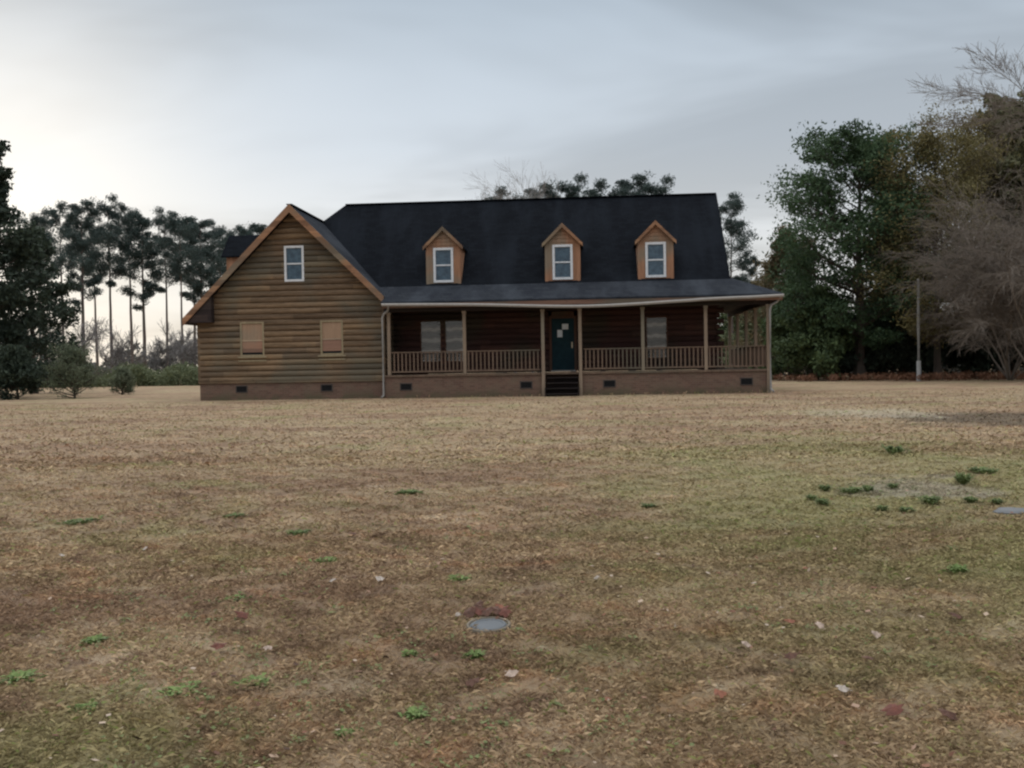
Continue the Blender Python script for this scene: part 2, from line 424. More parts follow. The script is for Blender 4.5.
tag(o, 'short dry tan winter grass matted over the lawn', 'grass'); o['kind'] = 'stuff'

# ------------------------------------------------------------------ house
H = empty('log_house', (0, 0, 0), 'brown log house with black shingle roof, three dormers and a railed front porch', 'house')
WX0, WX1, WC = -.12, 7.22, 3.72
ZA, TR, TL = 7.51, 3.62, 4.30              # wing ridge height, run to right and left eaves
ZM, YR, XR, YB, ZB = 8.355, 5.25, 20.61, 1.28, 4.385
YJ = YR-(ZM-ZA)
YBK = 2*YR                                 # mirror about the ridge: y -> YBK - y
ZD = .90                                   # deck / foundation top of porch
PY = -.5; PX = 21.76; ZE = 3.65; PE = -.90; PXE = 22.235
MW = 1.90                                  # main wall front
MX = 20.2                                  # main wall right

def logwall(name, m, O, U, Nn, u0f, u1f, z0, z1, holes=(), parent=H, course=.222, depth=.065, phase=0.0):
    """scalloped log siding on the plane through O, along U, bulging along Nn; holes=(ua,ub,za,zb)"""
    O = Vector(O); U = Vector(U); Nn = Vector(Nn); mb = MB()
    K = 6; zs = []
    z = z0 - phase
    while z < z1:
        for k in range(K):
            a = z+course*k/K
            if z0-1e-6 <= a <= z1: zs.append(a)
        z += course
    for h in holes: zs += [h[2], h[3]]
    zs += [z0, z1]
    zs = sorted(set(round(v, 4) for v in zs if z0 <= v <= z1))
    def off(z):
        t = ((z-z0+phase) % course)/course
        return depth*(math.sqrt(max(0, 1-(2*t-1)**2)) if 0 < t < 1 else 0)
    for za, zb in zip(zs[:-1], zs[1:]):
        if zb-za < .002: continue
        zm = (za+zb)/2
        segs = [(None, None)]
        cuts = sorted((h[0], h[1]) for h in holes if h[2] < zm < h[3])
        edges = [None]
        for c in cuts: edges += [c[0], c[1]]
        edges.append(None)
        for i in range(0, len(edges), 2):
            a, b = edges[i], edges[i+1]
            aa = (u0f(za), u0f(zb)) if a is None else (a, a)
            bb = (u1f(za), u1f(zb)) if b is None else (b, b)
            if bb[0]-aa[0] < 1e-4 and bb[1]-aa[1] < 1e-4: continue
            oa, ob = off(za), off(zb)
            # at seams between logs both neighbours meet in the groove
            if abs(oa) < 1e-6 and zm > za: oa = 0
            P = lambda u, z, o: tuple(O+U*u+Nn*o+Vector((0, 0, z)))
            mb.quad(P(aa[0], za, oa), P(bb[0], za, oa), P(bb[1], zb, ob), P(aa[1], zb, ob))
    o = mb.build(name, m, parent, smooth=False)
    return o
cst = lambda v: (lambda z: v)

# --- brick foundations
mb = MB(); mb.box(WX0, 0, -.3, WX1, 10.5, .68); mb.build('brick_foundation', M_brick, H)
mb = MB(); mb.box(WX1+.12, PY, -.3, 13.47, MW, ZD-.10); mb.box(14.72, PY, -.3, PX-.06, MW, ZD-.10); mb.box(13.47, PY+.9, -.3, 14.72, MW, ZD-.10)
mb.box(MX, MW, -.3, PX-.06, 9.9, ZD-.10)
mb.box(WX1, MW, -.3, MX, 8.6, ZD-.102); mb.build('porch_foundation', M_brick, H)

# --- front gable wall of the wing
gh = [(1.55, 2.51, 1.70, 3.05), (4.74, 5.64, 1.70, 3.05), (3.37, 4.15, 4.58, 5.97)]
rl = lambda z: max(WX0, WC-(ZA-.22-z)); rr_ = lambda z: min(WX1, WC+(ZA-.22-z))
logwall('gable_wall', M_log, (0, 0, 0), (1, 0, 0), (0, -1, 0), rl, rr_, .68, 7.2, gh)
logwall('side_wall', M_log, (WX0, 0, 0), (0, 1, 0), (-1, 0, 0), cst(0), cst(10.5), .68, 3.6)
logwall('back_gable_wall', M_log, (0, 10.5, 0), (1, 0, 0), (0, 1, 0), rl, rr_, .68, 7.2)
logwall('porch_side_wall', M_log, (WX1, 0, 0), (0, 1, 0), (1, 0, 0), cst(0), cst(MW), ZD, 3.9)
# squared corner logs
mb = MB(); mb.box(WX0-.05, -.05, .68, WX0+.06, .06, 3.25); mb.build('corner_board', M_log, H, bevel=.01); mb = MB(); mb.box(WX1-.06, -.05, .68, WX1+.05, .06, 3.8); mb.build('corner_board', M_log, H, bevel=.01)
# water table board between brick and logs
mb = MB(); mb.box(WX0-.03, -.055, .66, WX1+.03, -.002, .72); mb.build('sill_board', M_log, H, bevel=.008)

# --- main front wall (behind the porch), with window and door openings
mh = [(8.32, 9.20, 1.35, 3.05), (9.32, 10.20, 1.35, 3.05), (13.52, 14.66, ZD, 3.30), (17.38, 18.24, 1.35, 3.02)]
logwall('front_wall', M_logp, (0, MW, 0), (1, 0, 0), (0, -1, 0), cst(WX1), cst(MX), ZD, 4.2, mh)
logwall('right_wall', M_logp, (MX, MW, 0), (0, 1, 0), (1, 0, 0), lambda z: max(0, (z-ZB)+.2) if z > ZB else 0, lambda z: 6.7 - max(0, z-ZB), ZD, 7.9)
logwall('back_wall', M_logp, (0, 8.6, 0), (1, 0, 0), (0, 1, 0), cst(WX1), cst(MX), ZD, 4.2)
# crossed log ends at the main corner and the inner corner, one stack each
def log_ends(x, y, dirs, z0, z1, m):
    mb = MB(); z = z0; i = 0
    while z < z1:
        dx, dy = dirs[i % 2]
        ln = .24 if i % 2 == 0 else .16
        mb.tube([(x, y, z+.11), (x+dx*ln, y+dy*ln, z+.11)], .098, 10); z += .222; i += 1
    return mb.build('log_ends', m, H)
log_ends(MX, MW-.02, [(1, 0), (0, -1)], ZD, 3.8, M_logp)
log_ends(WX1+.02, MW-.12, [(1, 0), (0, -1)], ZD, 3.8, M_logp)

# --- roofs
T = .10
xr = WC+TR; zr = ZA-TR; xl = WC-TL; zl = ZA-TL; YF = -.42; YBB = YBK-YF
hx = WC+(ZM-ZA)
mb = MB()
vx = WC+(ZA-ZB)
mb.slab([(WC, YJ, ZA), (vx, YB, ZB), (XR, YB, ZB), (XR, YR, ZM), (hx, YR, ZM)], T)                       # main front slope
mb.slab([(WC, YBK-YJ, ZA), (hx, YR, ZM), (XR, YR, ZM), (XR, YBK-YB, ZB), (vx, YBK-YB, ZB)], T)
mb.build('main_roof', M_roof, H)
mb = MB()
mb.slab([(WC, YF, ZA), (xr, YF, zr), (xr, YB, zr), (vx, YB, ZB), (WC, YJ, ZA)], T)
mb.slab([(WC, YBB, ZA), (WC, YBK-YJ, ZA), (vx, YBK-YB, ZB), (xr, YBK-YB, zr), (xr, YBB, zr)], T)
mb.slab([(WC, YF, ZA), (WC, YJ, ZA), (hx, YR, ZM), (WC, YBK-YJ, ZA), (WC, YBB, ZA), (xl, YBB, zl), (xl, YF, zl)], T)
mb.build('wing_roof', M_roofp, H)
# ridge caps
mb = MB(); mb.beam((hx, YR, ZM+.012), (XR+.01, YR, ZM+.012), .22, .03); mb.beam((WC, YF, ZA+.012), (WC, YJ, ZA+.012), .22, .03)
mb.build('ridge_cap', M_roof, H)

# porch roof: front slope, right slope (hip at the corner)
XC = XR                                     # hip starts at the main roof corner
mb = MB(); tp = .07
XPL = xr-.02
mb.slab([(vx-.3, YB+.25, ZB+.09-.0), (XPL, YF-.0, 3.805), (XPL, PE, ZE), (PXE, PE, ZE), (XC, YB+.25, ZB+.09)], tp)
mb.slab([(XC, YB+.25, ZB+.09), (PXE, PE, ZE), (PXE, 11.4, ZE), (XC, 9.2, ZB+.09)], tp)
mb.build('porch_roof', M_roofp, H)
# porch ceiling and front beam
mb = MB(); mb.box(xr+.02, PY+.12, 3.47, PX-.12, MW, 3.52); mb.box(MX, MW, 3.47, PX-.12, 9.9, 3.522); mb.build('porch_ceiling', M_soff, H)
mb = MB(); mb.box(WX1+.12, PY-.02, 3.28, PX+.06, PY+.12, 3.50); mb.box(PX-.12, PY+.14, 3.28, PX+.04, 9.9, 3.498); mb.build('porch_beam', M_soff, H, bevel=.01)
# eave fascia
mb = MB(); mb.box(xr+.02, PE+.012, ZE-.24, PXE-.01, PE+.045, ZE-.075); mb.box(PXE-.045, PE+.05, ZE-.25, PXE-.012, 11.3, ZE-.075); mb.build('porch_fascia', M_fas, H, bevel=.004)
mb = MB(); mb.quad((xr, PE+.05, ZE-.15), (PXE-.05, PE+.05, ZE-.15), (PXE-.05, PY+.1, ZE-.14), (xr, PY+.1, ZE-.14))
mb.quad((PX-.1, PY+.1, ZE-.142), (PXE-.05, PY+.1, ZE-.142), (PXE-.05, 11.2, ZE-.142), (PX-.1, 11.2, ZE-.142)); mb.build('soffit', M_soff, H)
# sagging gutter along the eave
def gutter():
    mb = MB(); n = 40
    prof = [(0, 0), (-.10, .0), (-.115, -.05), (-.08, -.105), (-.01, -.11), (0, -.05)]
    def sag(t): return -.02-.24*math.exp(-((t-.52)/.24)**2)-.02*math.sin(t*9)*(1 if t < .8 else .2)
    x0 = xr+.02
    rows = []
    for i in range(n+1):
        t = i/n; x = x0+(PXE+.02-x0)*t
        base = ZE-.03+sag(t)*(1 if t < .93 else (1-t)/.07)
        rows.append([(x, PE-.004+p[0], base+p[1]) for p in prof])
    for r in rows: mb.v += r
    k = len(prof)
    for i in range(n):
        for j in range(k):
            jj = (j+1) % k; mb.f.append((i*k+j, (i+1)*k+j, (i+1)*k+jj, i*k+jj))
    mb.f.append(tuple(range(k))); mb.f.append(tuple(n*k+j for j in reversed(range(k))))
    return mb.build('gutter', M_gutter, H)
gutter()
mb = MB(); mb.tube([(7.62, PE-.05, ZE-.16), (7.55, PE+.15, ZE-.32), (7.36, -.62, ZE-.45), (7.30, -.60, ZE-.6), (7.30, -.60, .12), (7.25, -.78, .05)], .042, 8); mb.build('downspout', M_dsp, H)
mb = MB(); mb.tube([(22.15, PE+.0, ZE-.12), (22.05, PE+.15, ZE-.30), (21.84, PY-.20, ZE-.42), (21.79, PY-.20, ZE-.6), (21.79, PY-.20, .15), (21.87, PY-.34, .05)], .042, 8); mb.build('downspout', M_dsp, H)

# barge boards
def barge(sx, run, zend):
    h = .24
    for y, t in ((YF-.035, .035), (YBB, .035)):
        mb = MB()
        a = (WC, y, ZA+.02); b = (WC+sx*run, y, zend+.02)
        ps = [a, b, (b[0]-sx*.0, y, b[2]-h*1.25), (WC, y, ZA+.02-h*1.35)]
        n = len(mb.v); mb.v += ps+[(p[0], p[1]+t, p[2]) for p in ps]
        for q in ((0, 1, 2, 3), (7, 6, 5, 4), (0, 4, 5, 1), (1, 5, 6, 2), (2, 6, 7, 3), (3, 7, 4, 0)): mb.f.append(tuple(n+i for i in q))
        mb.build('barge_board', M_trim, H, bevel=.005)
barge(1, TR, zr); barge(-1, TL, zl)
# underside of the rake overhang and boxed left eave
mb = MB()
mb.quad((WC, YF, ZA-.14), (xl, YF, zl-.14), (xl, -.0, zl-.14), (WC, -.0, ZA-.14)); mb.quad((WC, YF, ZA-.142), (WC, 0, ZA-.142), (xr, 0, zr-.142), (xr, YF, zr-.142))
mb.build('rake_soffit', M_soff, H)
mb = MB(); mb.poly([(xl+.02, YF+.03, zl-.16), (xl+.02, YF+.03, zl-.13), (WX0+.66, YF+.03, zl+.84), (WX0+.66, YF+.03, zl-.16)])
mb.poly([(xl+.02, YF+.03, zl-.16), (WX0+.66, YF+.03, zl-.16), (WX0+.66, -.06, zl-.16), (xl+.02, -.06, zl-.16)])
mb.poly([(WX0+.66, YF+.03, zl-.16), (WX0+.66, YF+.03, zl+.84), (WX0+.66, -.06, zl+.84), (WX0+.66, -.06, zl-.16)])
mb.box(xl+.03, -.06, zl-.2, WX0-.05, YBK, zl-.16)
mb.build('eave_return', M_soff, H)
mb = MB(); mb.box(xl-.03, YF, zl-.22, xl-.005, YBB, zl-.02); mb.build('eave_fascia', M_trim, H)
# right-hand gable edge of the main roof
mb = MB()
for (y0, z0, y1, z1) in ((YB, ZB, YR, ZM), (YR, ZM, YBK-YB, ZB)):
    ps = [(XR+.004, y0, z0+.01), (XR+.004, y1, z1+.01), (XR+.004, y1, z1-.28), (XR+.004, y0, z0-.28)]
    n = len(mb.v); mb.v += ps+[(p[0]+.03, p[1], p[2]) for p in ps]
    for q in ((3, 2, 1, 0), (4, 5, 6, 7), (0, 1, 5, 4), (1, 2, 6, 5), (2, 3, 7, 6), (3, 0, 4, 7)): mb.f.append(tuple(n+i for i in q))
mb.build('roof_edge_board', M_roof, H)

# --- windows
def dh_window(parent, x0, x1, z0, z1, y, frame_m, kind='glass', fw_=.085, name='window'):
    """double-hung unit facing -y: frame, rails, panes"""
    mb = MB(); yo = y-.06; yi = y+.05
    mb.box(x0, yo, z0, x0+fw_, yi, z1); mb.box(x1-fw_, yo, z0, x1, yi, z1)
    mb.box(x0+fw_, yo, z1-fw_, x1-fw_, yi, z1); mb.box(x0+fw_, yo, z0, x1-fw_, yi, z0+fw_)
    fr = mb.build(name, frame_m, parent, bevel=.006)
    zm = (z0+z1)/2
    if kind == 'glass':
        mb = MB(); mb.box(x0+fw_, y-.025, zm-.028, x1-fw_, y+.02, zm+.028); mb.build('meeting_rail', frame_m, fr if parent is H else parent, bevel=.004)
        p1 = MB(); p1.box(x0+fw_, y+.002, z0+fw_, x1-fw_, y+.008, zm-.028)
        p1.box(x0+fw_, y-.010, zm+.028, x1-fw_, y-.004, z1-fw_); p1.build('pane', M_glass, fr if parent is H else parent)
    return fr
# upper gable window with dark surround
fr = dh_window(H, 3.37, 4.15, 4.58, 5.97, 0, M_white)
mb = MB(); mb.box(3.25, -.045, 4.30, 4.27, -.0, 4.40); mb.build('sill', M_log, fr)
# two boarded windows
for (a, b) in ((1.55, 2.51), (4.74, 5.64)):
    fr = dh_window(H, a, b, 1.70, 3.05, 0, M_wtrim, 'board', .07)
    mb = MB(); mb.box(a+.07, -.022, 1.86, b-.07, -.010, 2.30); mb.build('plywood_board', M_ply2, fr); mb = MB(); mb.box(a+.07, -.028, 2.34, b-.07, -.016, 2.98)
    mb.build('plywood_board', M_ply, fr)
    mb = MB(); mb.box(a+.07, -.03, 2.30, b-.07, 0, 2.34); mb.build('meeting_rail', M_bar, fr)
    mb = MB(); mb.box(a+.07, -.008, 1.77, b-.07, -.002, 1.86); mb.build('pane', M_vent, fr)
    mb = MB(); mb.box(a-.08, -.085, 1.50, b+.08, .0, 1.56); mb.box(a-.10, -.10, 1.64, b+.10, -.0, 1.70); mb.build('sill', M_wtrim, fr, bevel=.006)
# porch windows: dark frames, pale blinds behind clear panes
gm, gnt, gb = mat('clear_pane', (.9, .9, .9), .03, .5)
gt = gnt.nodes.new('ShaderNodeBsdfTransparent'); gg = gnt.nodes.new('ShaderNodeBsdfGlossy'); gg.inputs['Roughness'].default_value = .03
gx = gnt.nodes.new('ShaderNodeMixShader'); gx.inputs[0].default_value = .035
gnt.links.new(gt.outputs[0], gx.inputs[1]); gnt.links.new(gg.outputs[0], gx.inputs[2]); gnt.links.new(gx.outputs[0], gnt.nodes['Material Output'].inputs[0])
M_wfd = wood_log('dark_window_frame', (.10, .05, .035), 'z', .3)
for (a, b, z1) in ((8.32, 9.20, 3.05), (9.32, 10.20, 3.05), (17.38, 18.24, 3.02)):
    fr = dh_window(H, a, b, 1.35, z1, MW, M_wfd, 'none', .05)
    mb = MB(); n = 16
    for i in range(n):
        za = 1.40+(z1-1.45)*i/n; zb = 1.40+(z1-1.45)*(i+1)/n
        mb.quad((a+.05, MW+.05+.02*(i % 2), za), (b-.05, MW+.05+.02*(i % 2), za), (b-.05, MW+.05+.02*((i+1) % 2), zb), (a+.05, MW+.05+.02*((i+1) % 2), zb))
    mb.build('blind', M_blind, fr)
    mb = MB(); mb.box(a+.05, MW-.012, 1.40, b-.05, MW-.008, z1-.05); mb.build('pane', gm, fr)
mb = MB(); mb.box(9.20, MW-.05, 1.30, 9.32, MW+.05, 3.1); mb.build('window_mullion', M_wfd, H)

# --- door
mb = MB(); mb.box(13.64, MW+.0, ZD+.05, 14.54, MW+.045, 3.02)
door = mb.build('door', M_door, H, bevel=.005)
mb = MB()
for (xa, xb) in ((13.76, 14.04), (14.14, 14.42)):
    for (za, zb) in ((ZD+.22, ZD+.75), (ZD+.90, ZD+1.45), (ZD+1.6, ZD+1.95)):
        mb.box(xa, MW-.014, za, xb, MW-.002, zb)
mb.build('door_panel', M_door, door, bevel=.01)
mb = MB(); mb.tube([(14.45, MW, ZD+1.02), (14.45, MW-.045, ZD+1.02)], .018, 8); mb.tube([(14.45, MW-.045, ZD+1.02), (14.45, MW-.095, ZD+1.02)], [.038, .030], 12); mb.box(14.42, MW-.012, ZD+.93, 14.48, MW-.001, ZD+1.17)
mb.build('door_handle', M_brass, door)
mb = MB(); mb.box(13.54, MW-.055, ZD, 13.64, MW+.06, 3.12); mb.box(14.54, MW-.055, ZD, 14.64, MW+.06, 3.12); mb.box(13.64, MW-.055, 3.02, 14.54, MW+.06, 3.12)
mb.box(13.64, MW+.0, 3.12, 14.54, MW+.05, 3.3)
mb.build('door_frame', M_wfd, H, bevel=.005)
mb = MB(); mb.box(13.60, MW-.09, ZD+.004, 14.58, MW-.002, ZD+.05); mb.build('threshold', M_gutter, H, bevel=.006)

# paper notices taped to the door
def notice(x0, z0, x1, z1, label):
    mb = MB(); y = MW-.022
    n = 5
    for i in range(n):
        a = x0+(x1-x0)*i/n; b = x0+(x1-x0)*(i+1)/n
        ya = y-.006*math.sin(PI*i/n); yb = y-.006*math.sin(PI*(i+1)/n)
        mb.slab([(a, ya, z1), (b, yb, z1), (b, yb-.002, z1), (a, ya-.002, z1)], z1-z0)
    o = mb.build('paper_notice', M_paper, None); tag(o, label, 'notice', 'paper notices on the front door')
notice(14.06, 2.58, 14.31, 2.80, 'white paper notice on the blue front door, the higher and right-hand sheet')
notice(13.87, 2.27, 14.07, 2.56, 'white upright paper notice on the blue front door, the lower and left-hand sheet')

# --- porch deck, steps, posts, rails
mb = MB(); mb.box(WX1+.1, PY-.05, ZD-.098, 13.45, MW-.01, ZD-.02); mb.box(14.74, PY-.05, ZD-.098, PX, MW-.01, ZD-.02); mb.box(13.452, PY+.25, ZD-.096, 14.738, MW-.01, ZD-.022); mb.box(MX+.02, MW-.008, ZD-.098, PX-.002, 9.9, ZD-.021)
mb.build('porch_deck', M_rail, H, bevel=.006)
ST = MB()
for i in range(4):
    z = ZD-.02-.2*(i+1)+.02; y = PY+.24-.26*i
    ST.box(13.50, y-.29, z-.04, 14.70, y, z)
    ST.box(13.52, y-.02, z-.20 if z > .25 else -.05, 14.68, y+.0, z-.042)
ST.box(13.47, PY-.62, -.05, 13.498, PY+.24, .32); ST.box(14.702, PY-.62, -.05, 14.73, PY+.24, .32)
ST.build('front_steps', M_dark, H, bevel=.005)
def post(x, y, z0, z1=3.28, s=.125):
    mb = MB(); mb.box(x-s/2, y-s/2, z0, x+s/2, y+s/2, z1); mb.box(x-s/2-.02, y-s/2-.02, z1-.1, x+s/2+.02, y+s/2+.02, z1-.003)
    return mb.build('porch_post', M_post, H, bevel=.012)
front = [(7.52, ZD-.02), (10.42, ZD-.02), (13.40, -.05), (14.80, -.05), (17.14, ZD-.02), (19.47, ZD-.02), (21.74, -.05)]
for x, z in front:
    post(x, PY+.04 if z > 0 else PY-.07, z, s=.125)
side = [1.95, 4.35, 6.8, 9.3]
for y in side: post(21.68, y, ZD-.02)
def rail(p0, p1, n, individual=True):
    a = Vector(p0); b = Vector(p1); mb = MB()
    mb.beam(a+Vector((0, 0, .86)), b+Vector((0, 0, .86)), .085, .045); mb.beam(a+Vector((0, 0, .12)), b+Vector((0, 0, .12)), .05, .06)
    rest = []
    if not individual:
        for i in range(n):
            p = a+(b-a)*(i+.5)/n; mb.box(p.x-.019, p.y-.019, p.z+.1505, p.x+.019, p.y+.019, p.z+.8370)
    r = mb.build('railing', M_rail, H, bevel=.004)
    if individual:
        for i in range(n):
            p = a+(b-a)*(i+.5)/n
            q = MB(); q.box(p.x-.026, p.y-.022, p.z+.1505, p.x+.026, p.y+.022, p.z+.8370); q.build('baluster', M_rail, r)
z = ZD-.02; yr = PY+.04
xs = [7.52, 10.42, 13.34, None, 14.86, 17.14, 19.47, 21.68]
for a, b in ((7.42, 10.42), (10.42, 13.34), (14.86, 17.14), (17.14, 19.47), (19.47, 21.68)):
    rail((a+.063, yr, z), (b-.063, yr, z), int(round((b-a)/.162)))
rail((21.68, PY+.10, z), (21.68, 1.89, z), 14)
rail((21.68, 2.01, z), (21.68, 4.29, z), 14, False); rail((21.68, 4.41, z), (21.68, 6.74, z), 14, False); rail((21.68, 6.86, z), (21.68, 9.24, z), 14, False)

# --- foundation vents
def vent(xc, zc, y):
    mb = MB(); x0, x1, z0, z1 = xc-.235, xc+.235, zc-.14, zc+.14; t = .035
    mb.box(x0, y-.02, z0, x0+t, y-.002, z1); mb.box(x1-t, y-.02, z0, x1, y-.002, z1); mb.box(x0+t, y-.02, z1-t, x1-t, y-.002, z1); mb.box(x0+t, y-.02, z0, x1-t, y-.002, z0+t)
    f = mb.build('foundation_vent', M_vfr, H)
    mb = MB(); mb.box(x0+t, y-.006, z0+t, x1-t, y-.003, z1-t)
    for i in range(4):
        zz = z0+t+(z1-z0-2*t)*(i+.5)/4; mb.box(x0+t, y-.016, zz-.006, x1-t, y-.0065, zz+.006)
    mb.box(xc-.012, y-.018, z0+t, xc+.012, y-.0165, z1-t)
    mb.build('grille', M_vent, f)
for x in (1.55, 4.94): vent(x, .43, 0)
for x in (8.15, 12.74, 15.87, 20.94): vent(x, .43, PY)

# --- dormers
def dormer(xc):
    hw = .70; yf = YB+.10; zb = ZB+.06; ze = 5.96; zt = 6.60
    back = lambda z: YR-(ZM-z)
    mb = MB()
    # face around the window opening
    wx0, wx1, wz0, wz1 = xc-.40, xc+.40, 4.52, 5.90
    mb.box(xc-hw, yf, zb, wx0, yf+.06, ze); mb.box(wx1, yf, zb, xc+hw, yf+.06, ze)
    mb.box(wx0, yf, zb, wx1, yf+.06, wz0); mb.box(wx0, yf, wz1, wx1, yf+.06, ze)
    mb.poly([(xc-hw, yf+.002, ze), (xc+hw, yf+.002, ze), (xc, yf+.002, ze+hw*.98)])
    for s in (-1, 1):
        x = xc+s*hw
        mb.poly([(x, yf+.06, zb), (x, yf+.06, ze), (x, back(ze)+.3, ze), (x, back(zb)+.05, zb)])
    # courses of the gable boards
    for i in range(4):
        z0 = ze+.02+i*.15; w0 = hw-.04-(z0-ze)
        if w0 > .08: mb.slab([(xc-w0, yf-.018, z0+.11), (xc+w0, yf-.018, z0+.11), (xc+w0, yf+.0, z0+.13), (xc-w0, yf, z0+.13)], .10)
    for s in (-1, 1):
        mb.box(xc+s*(hw-.07)-.06, yf-.02, zb, xc+s*(hw-.07)+.06, yf-.001, ze)
    d = mb.build('dormer', M_dorm, H)
    # roof
    mb = MB(); ov = .10; y0 = yf-.14; za = zt+.13
    for s in (-1, 1):
        e = hw+ov; zez = za-e
        mb.slab([(xc, y0, za), (xc+s*e, y0, zez), (xc+s*e, back(zez)+.1, zez), (xc, back(za)+.1, za)][::s], .05)
    mb.build('dormer_roof', M_roof, d)
    mb = MB()
    for s in (-1, 1):
        e = hw+ov; a = (xc, y0-.03, za+.01); b = (xc+s*e, y0-.03, za-e+.01)
        ps = [a, b, (b[0], b[1], b[2]-.14), (a[0], a[1], a[2]-.17)]
        n = len(mb.v); mb.v += ps+[(p[0], p[1]+.028, p[2]) for p in ps]
        for q in ((0, 1, 2, 3), (7, 6, 5, 4), (0, 4, 5, 1), (1, 5, 6, 2), (2, 6, 7, 3), (3, 7, 4, 0)): mb.f.append(tuple(n+i for i in q))
    mb.build('barge_board', M_trim, d)
    dh_window(d, wx0, wx1, wz0, wz1, yf+.01, M_white, 'glass', .095, 'window_frame')
for xc in (9.40, 14.14, 17.78): dormer(xc)
# gabled dormer on the left slope of the wing
mb = MB(); dx0 = .25; y0 = 2.2; y1 = 3.9; ym = (y0+y1)/2
xs_ = lambda z: WC-(ZA-z)
mb.poly([(dx0, y0, xs_(0)*0+ZA-(WC-dx0)-.05), (dx0, y0, 5.85), (dx0, ym, 5.85+.85), (dx0, y1, 5.85), (dx0, y1, ZA-(WC-dx0)-.05)])
for y in (y0, y1): mb.poly([(dx0, y, ZA-(WC-dx0)-.05), (dx0, y, 5.85), (xs_(5.85), y, 5.85)])
d = mb.build('dormer', M_dorm, H)
mb = MB(); zt = 6.85
for s in (-1, 1):
    e = .97; mb.slab([(dx0-.18, ym, zt), (dx0-.18, ym+s*e, zt-e), (xs_(zt-e)+.1, ym+s*e, zt-e), (xs_(zt)+.1, ym, zt)][::-s], .06)
mb.build('dormer_roof', M_roof, d)

# ------------------------------------------------------------------ vegetation
def tubes_np(segs, k=5):
    """segs: list of (p0,p1,r0,r1)"""
    A = np.array([[*s[0], *s[1], s[2], s[3]] for s in segs], dtype=np.float64)
    p0, p1, a, b = A[:, :3], A[:, 3:6], A[:, 6:7], A[:, 7:8]
    d = p1-p0; d /= np.linalg.norm(d, axis=1, keepdims=True)+1e-9
    ref = np.where(np.abs(d[:, 2:3]) > .9, np.array([[1., 0, 0]]), np.array([[0, 0, 1.]]))
    u = np.cross(d, ref); u /= np.linalg.norm(u, axis=1, keepdims=True)+1e-9; v = np.cross(d, u)
    out = np.zeros((len(A), k, 4, 3))
    for j in range(k):
        t0, t1 = 2*PI*j/k, 2*PI*(j+1)/k
        e0 = u*math.cos(t0)+v*math.sin(t0); e1 = u*math.cos(t1)+v*math.sin(t1)
        out[:, j, 0] = p0+e0*a; out[:, j, 1] = p0+e1*a; out[:, j, 2] = p1+e1*b; out[:, j, 3] = p1+e0*b
    return out.reshape(-1, 3)

def leaves_np(C, n_each, rc, flat, size, asp=.45, shell=.5):
    """leaf quads (pointed) scattered in ellipsoids about the centres C"""
    C = np.asarray(C); rc = np.asarray(rc)
    idx = np.repeat(np.arange(len(C)), n_each); n = len(idx)
    d = rng.normal(size=(n, 3)); d /= np.linalg.norm(d, axis=1, keepdims=True)
    r = (rng.random(n)**shell)[:, None]*rc[idx][:, None]
    c = C[idx]+d*r*np.array([1, 1, flat])
    a = rng.normal(size=(n, 3)); a /= np.linalg.norm(a, axis=1, keepdims=True)
    b = np.cross(a, rng.normal(size=(n, 3))); b /= np.linalg.norm(b, axis=1, keepdims=True)+1e-9
    s = (size*(.55+.9*rng.random(n)))[:, None]
    V = np.stack([c-a*s, c+b*s*asp, c+a*s, c-b*s*asp], 1)
    base = rng.random(len(C))[idx]
    tint = np.clip(.55*base+.45*rng.random(n), 0, 1)
    return V.reshape(-1, 3), tint

def skeleton(Ht, tr, z0, nl, prof, upf, sub=4, rise=.35, lean=(0, 0), wob=.02, limb_r=.35, cut=1.0):
    segs = []; tips = []
    n = 14; P = []
    ox = oy = 0
    for i in range(n+1):
        t = i/n
        ox += random.uniform(-wob, wob)*Ht/n*2; oy += random.uniform(-wob, wob)*Ht/n*2
        P.append(Vector((ox+lean[0]*t, oy+lean[1]*t, Ht*t)))
    R = lambda t: tr*(1.0-.88*t)**1.0*(1+.5*max(0, .04-t)/.04)
    for i in range(n): segs.append((P[i], P[i+1], R(i/n), R((i+1)/n)))
    az = random.uniform(0, 6)
    for i in range(nl):
        t = z0+(1-z0)*((i+random.random()*.8)/nl)
        t = min(t, .985)
        k = int(t*n); base = P[k].lerp(P[min(k+1, n)], t*n-k)
        az += 2.4+random.uniform(-.5, .5)
        tt = (t-z0)/(1-z0)
        ln = prof(tt)*random.uniform(.6, 1.12)
        el = upf(tt)+random.uniform(-.2, .2)
        p = base; r = R(t)*limb_r+.012; d = Vector((math.cos(az)*math.cos(el), math.sin(az)*math.cos(el), math.sin(el)))
        m = 4
        for j in range(m):
            d = (d+Vector((random.uniform(-.22, .22), random.uniform(-.22, .22), rise*.25+random.uniform(-.15, .15)))).normalized()
            q = p+d*ln/m; r2 = r*.72
            segs.append((p, q, r, r2))
            if j >= 1:
                for s in range(max(1, sub-2+j)):
                    sd = (d*.7+Vector((random.uniform(-1, 1), random.uniform(-1, 1), random.uniform(-.35, .6)))).normalized()
                    sl_ = ln*random.uniform(.16, .34); sp_ = p.lerp(q, random.random())
                    e = sp_+sd*sl_
                    segs.append((sp_, e, r2*.6, max(.008, r2*.2))); tips.append((e, sl_))
            p, r = q, r2
        tips.append((p, ln*.22))
    tips.append((P[-1], Ht*.03))
    return segs, tips

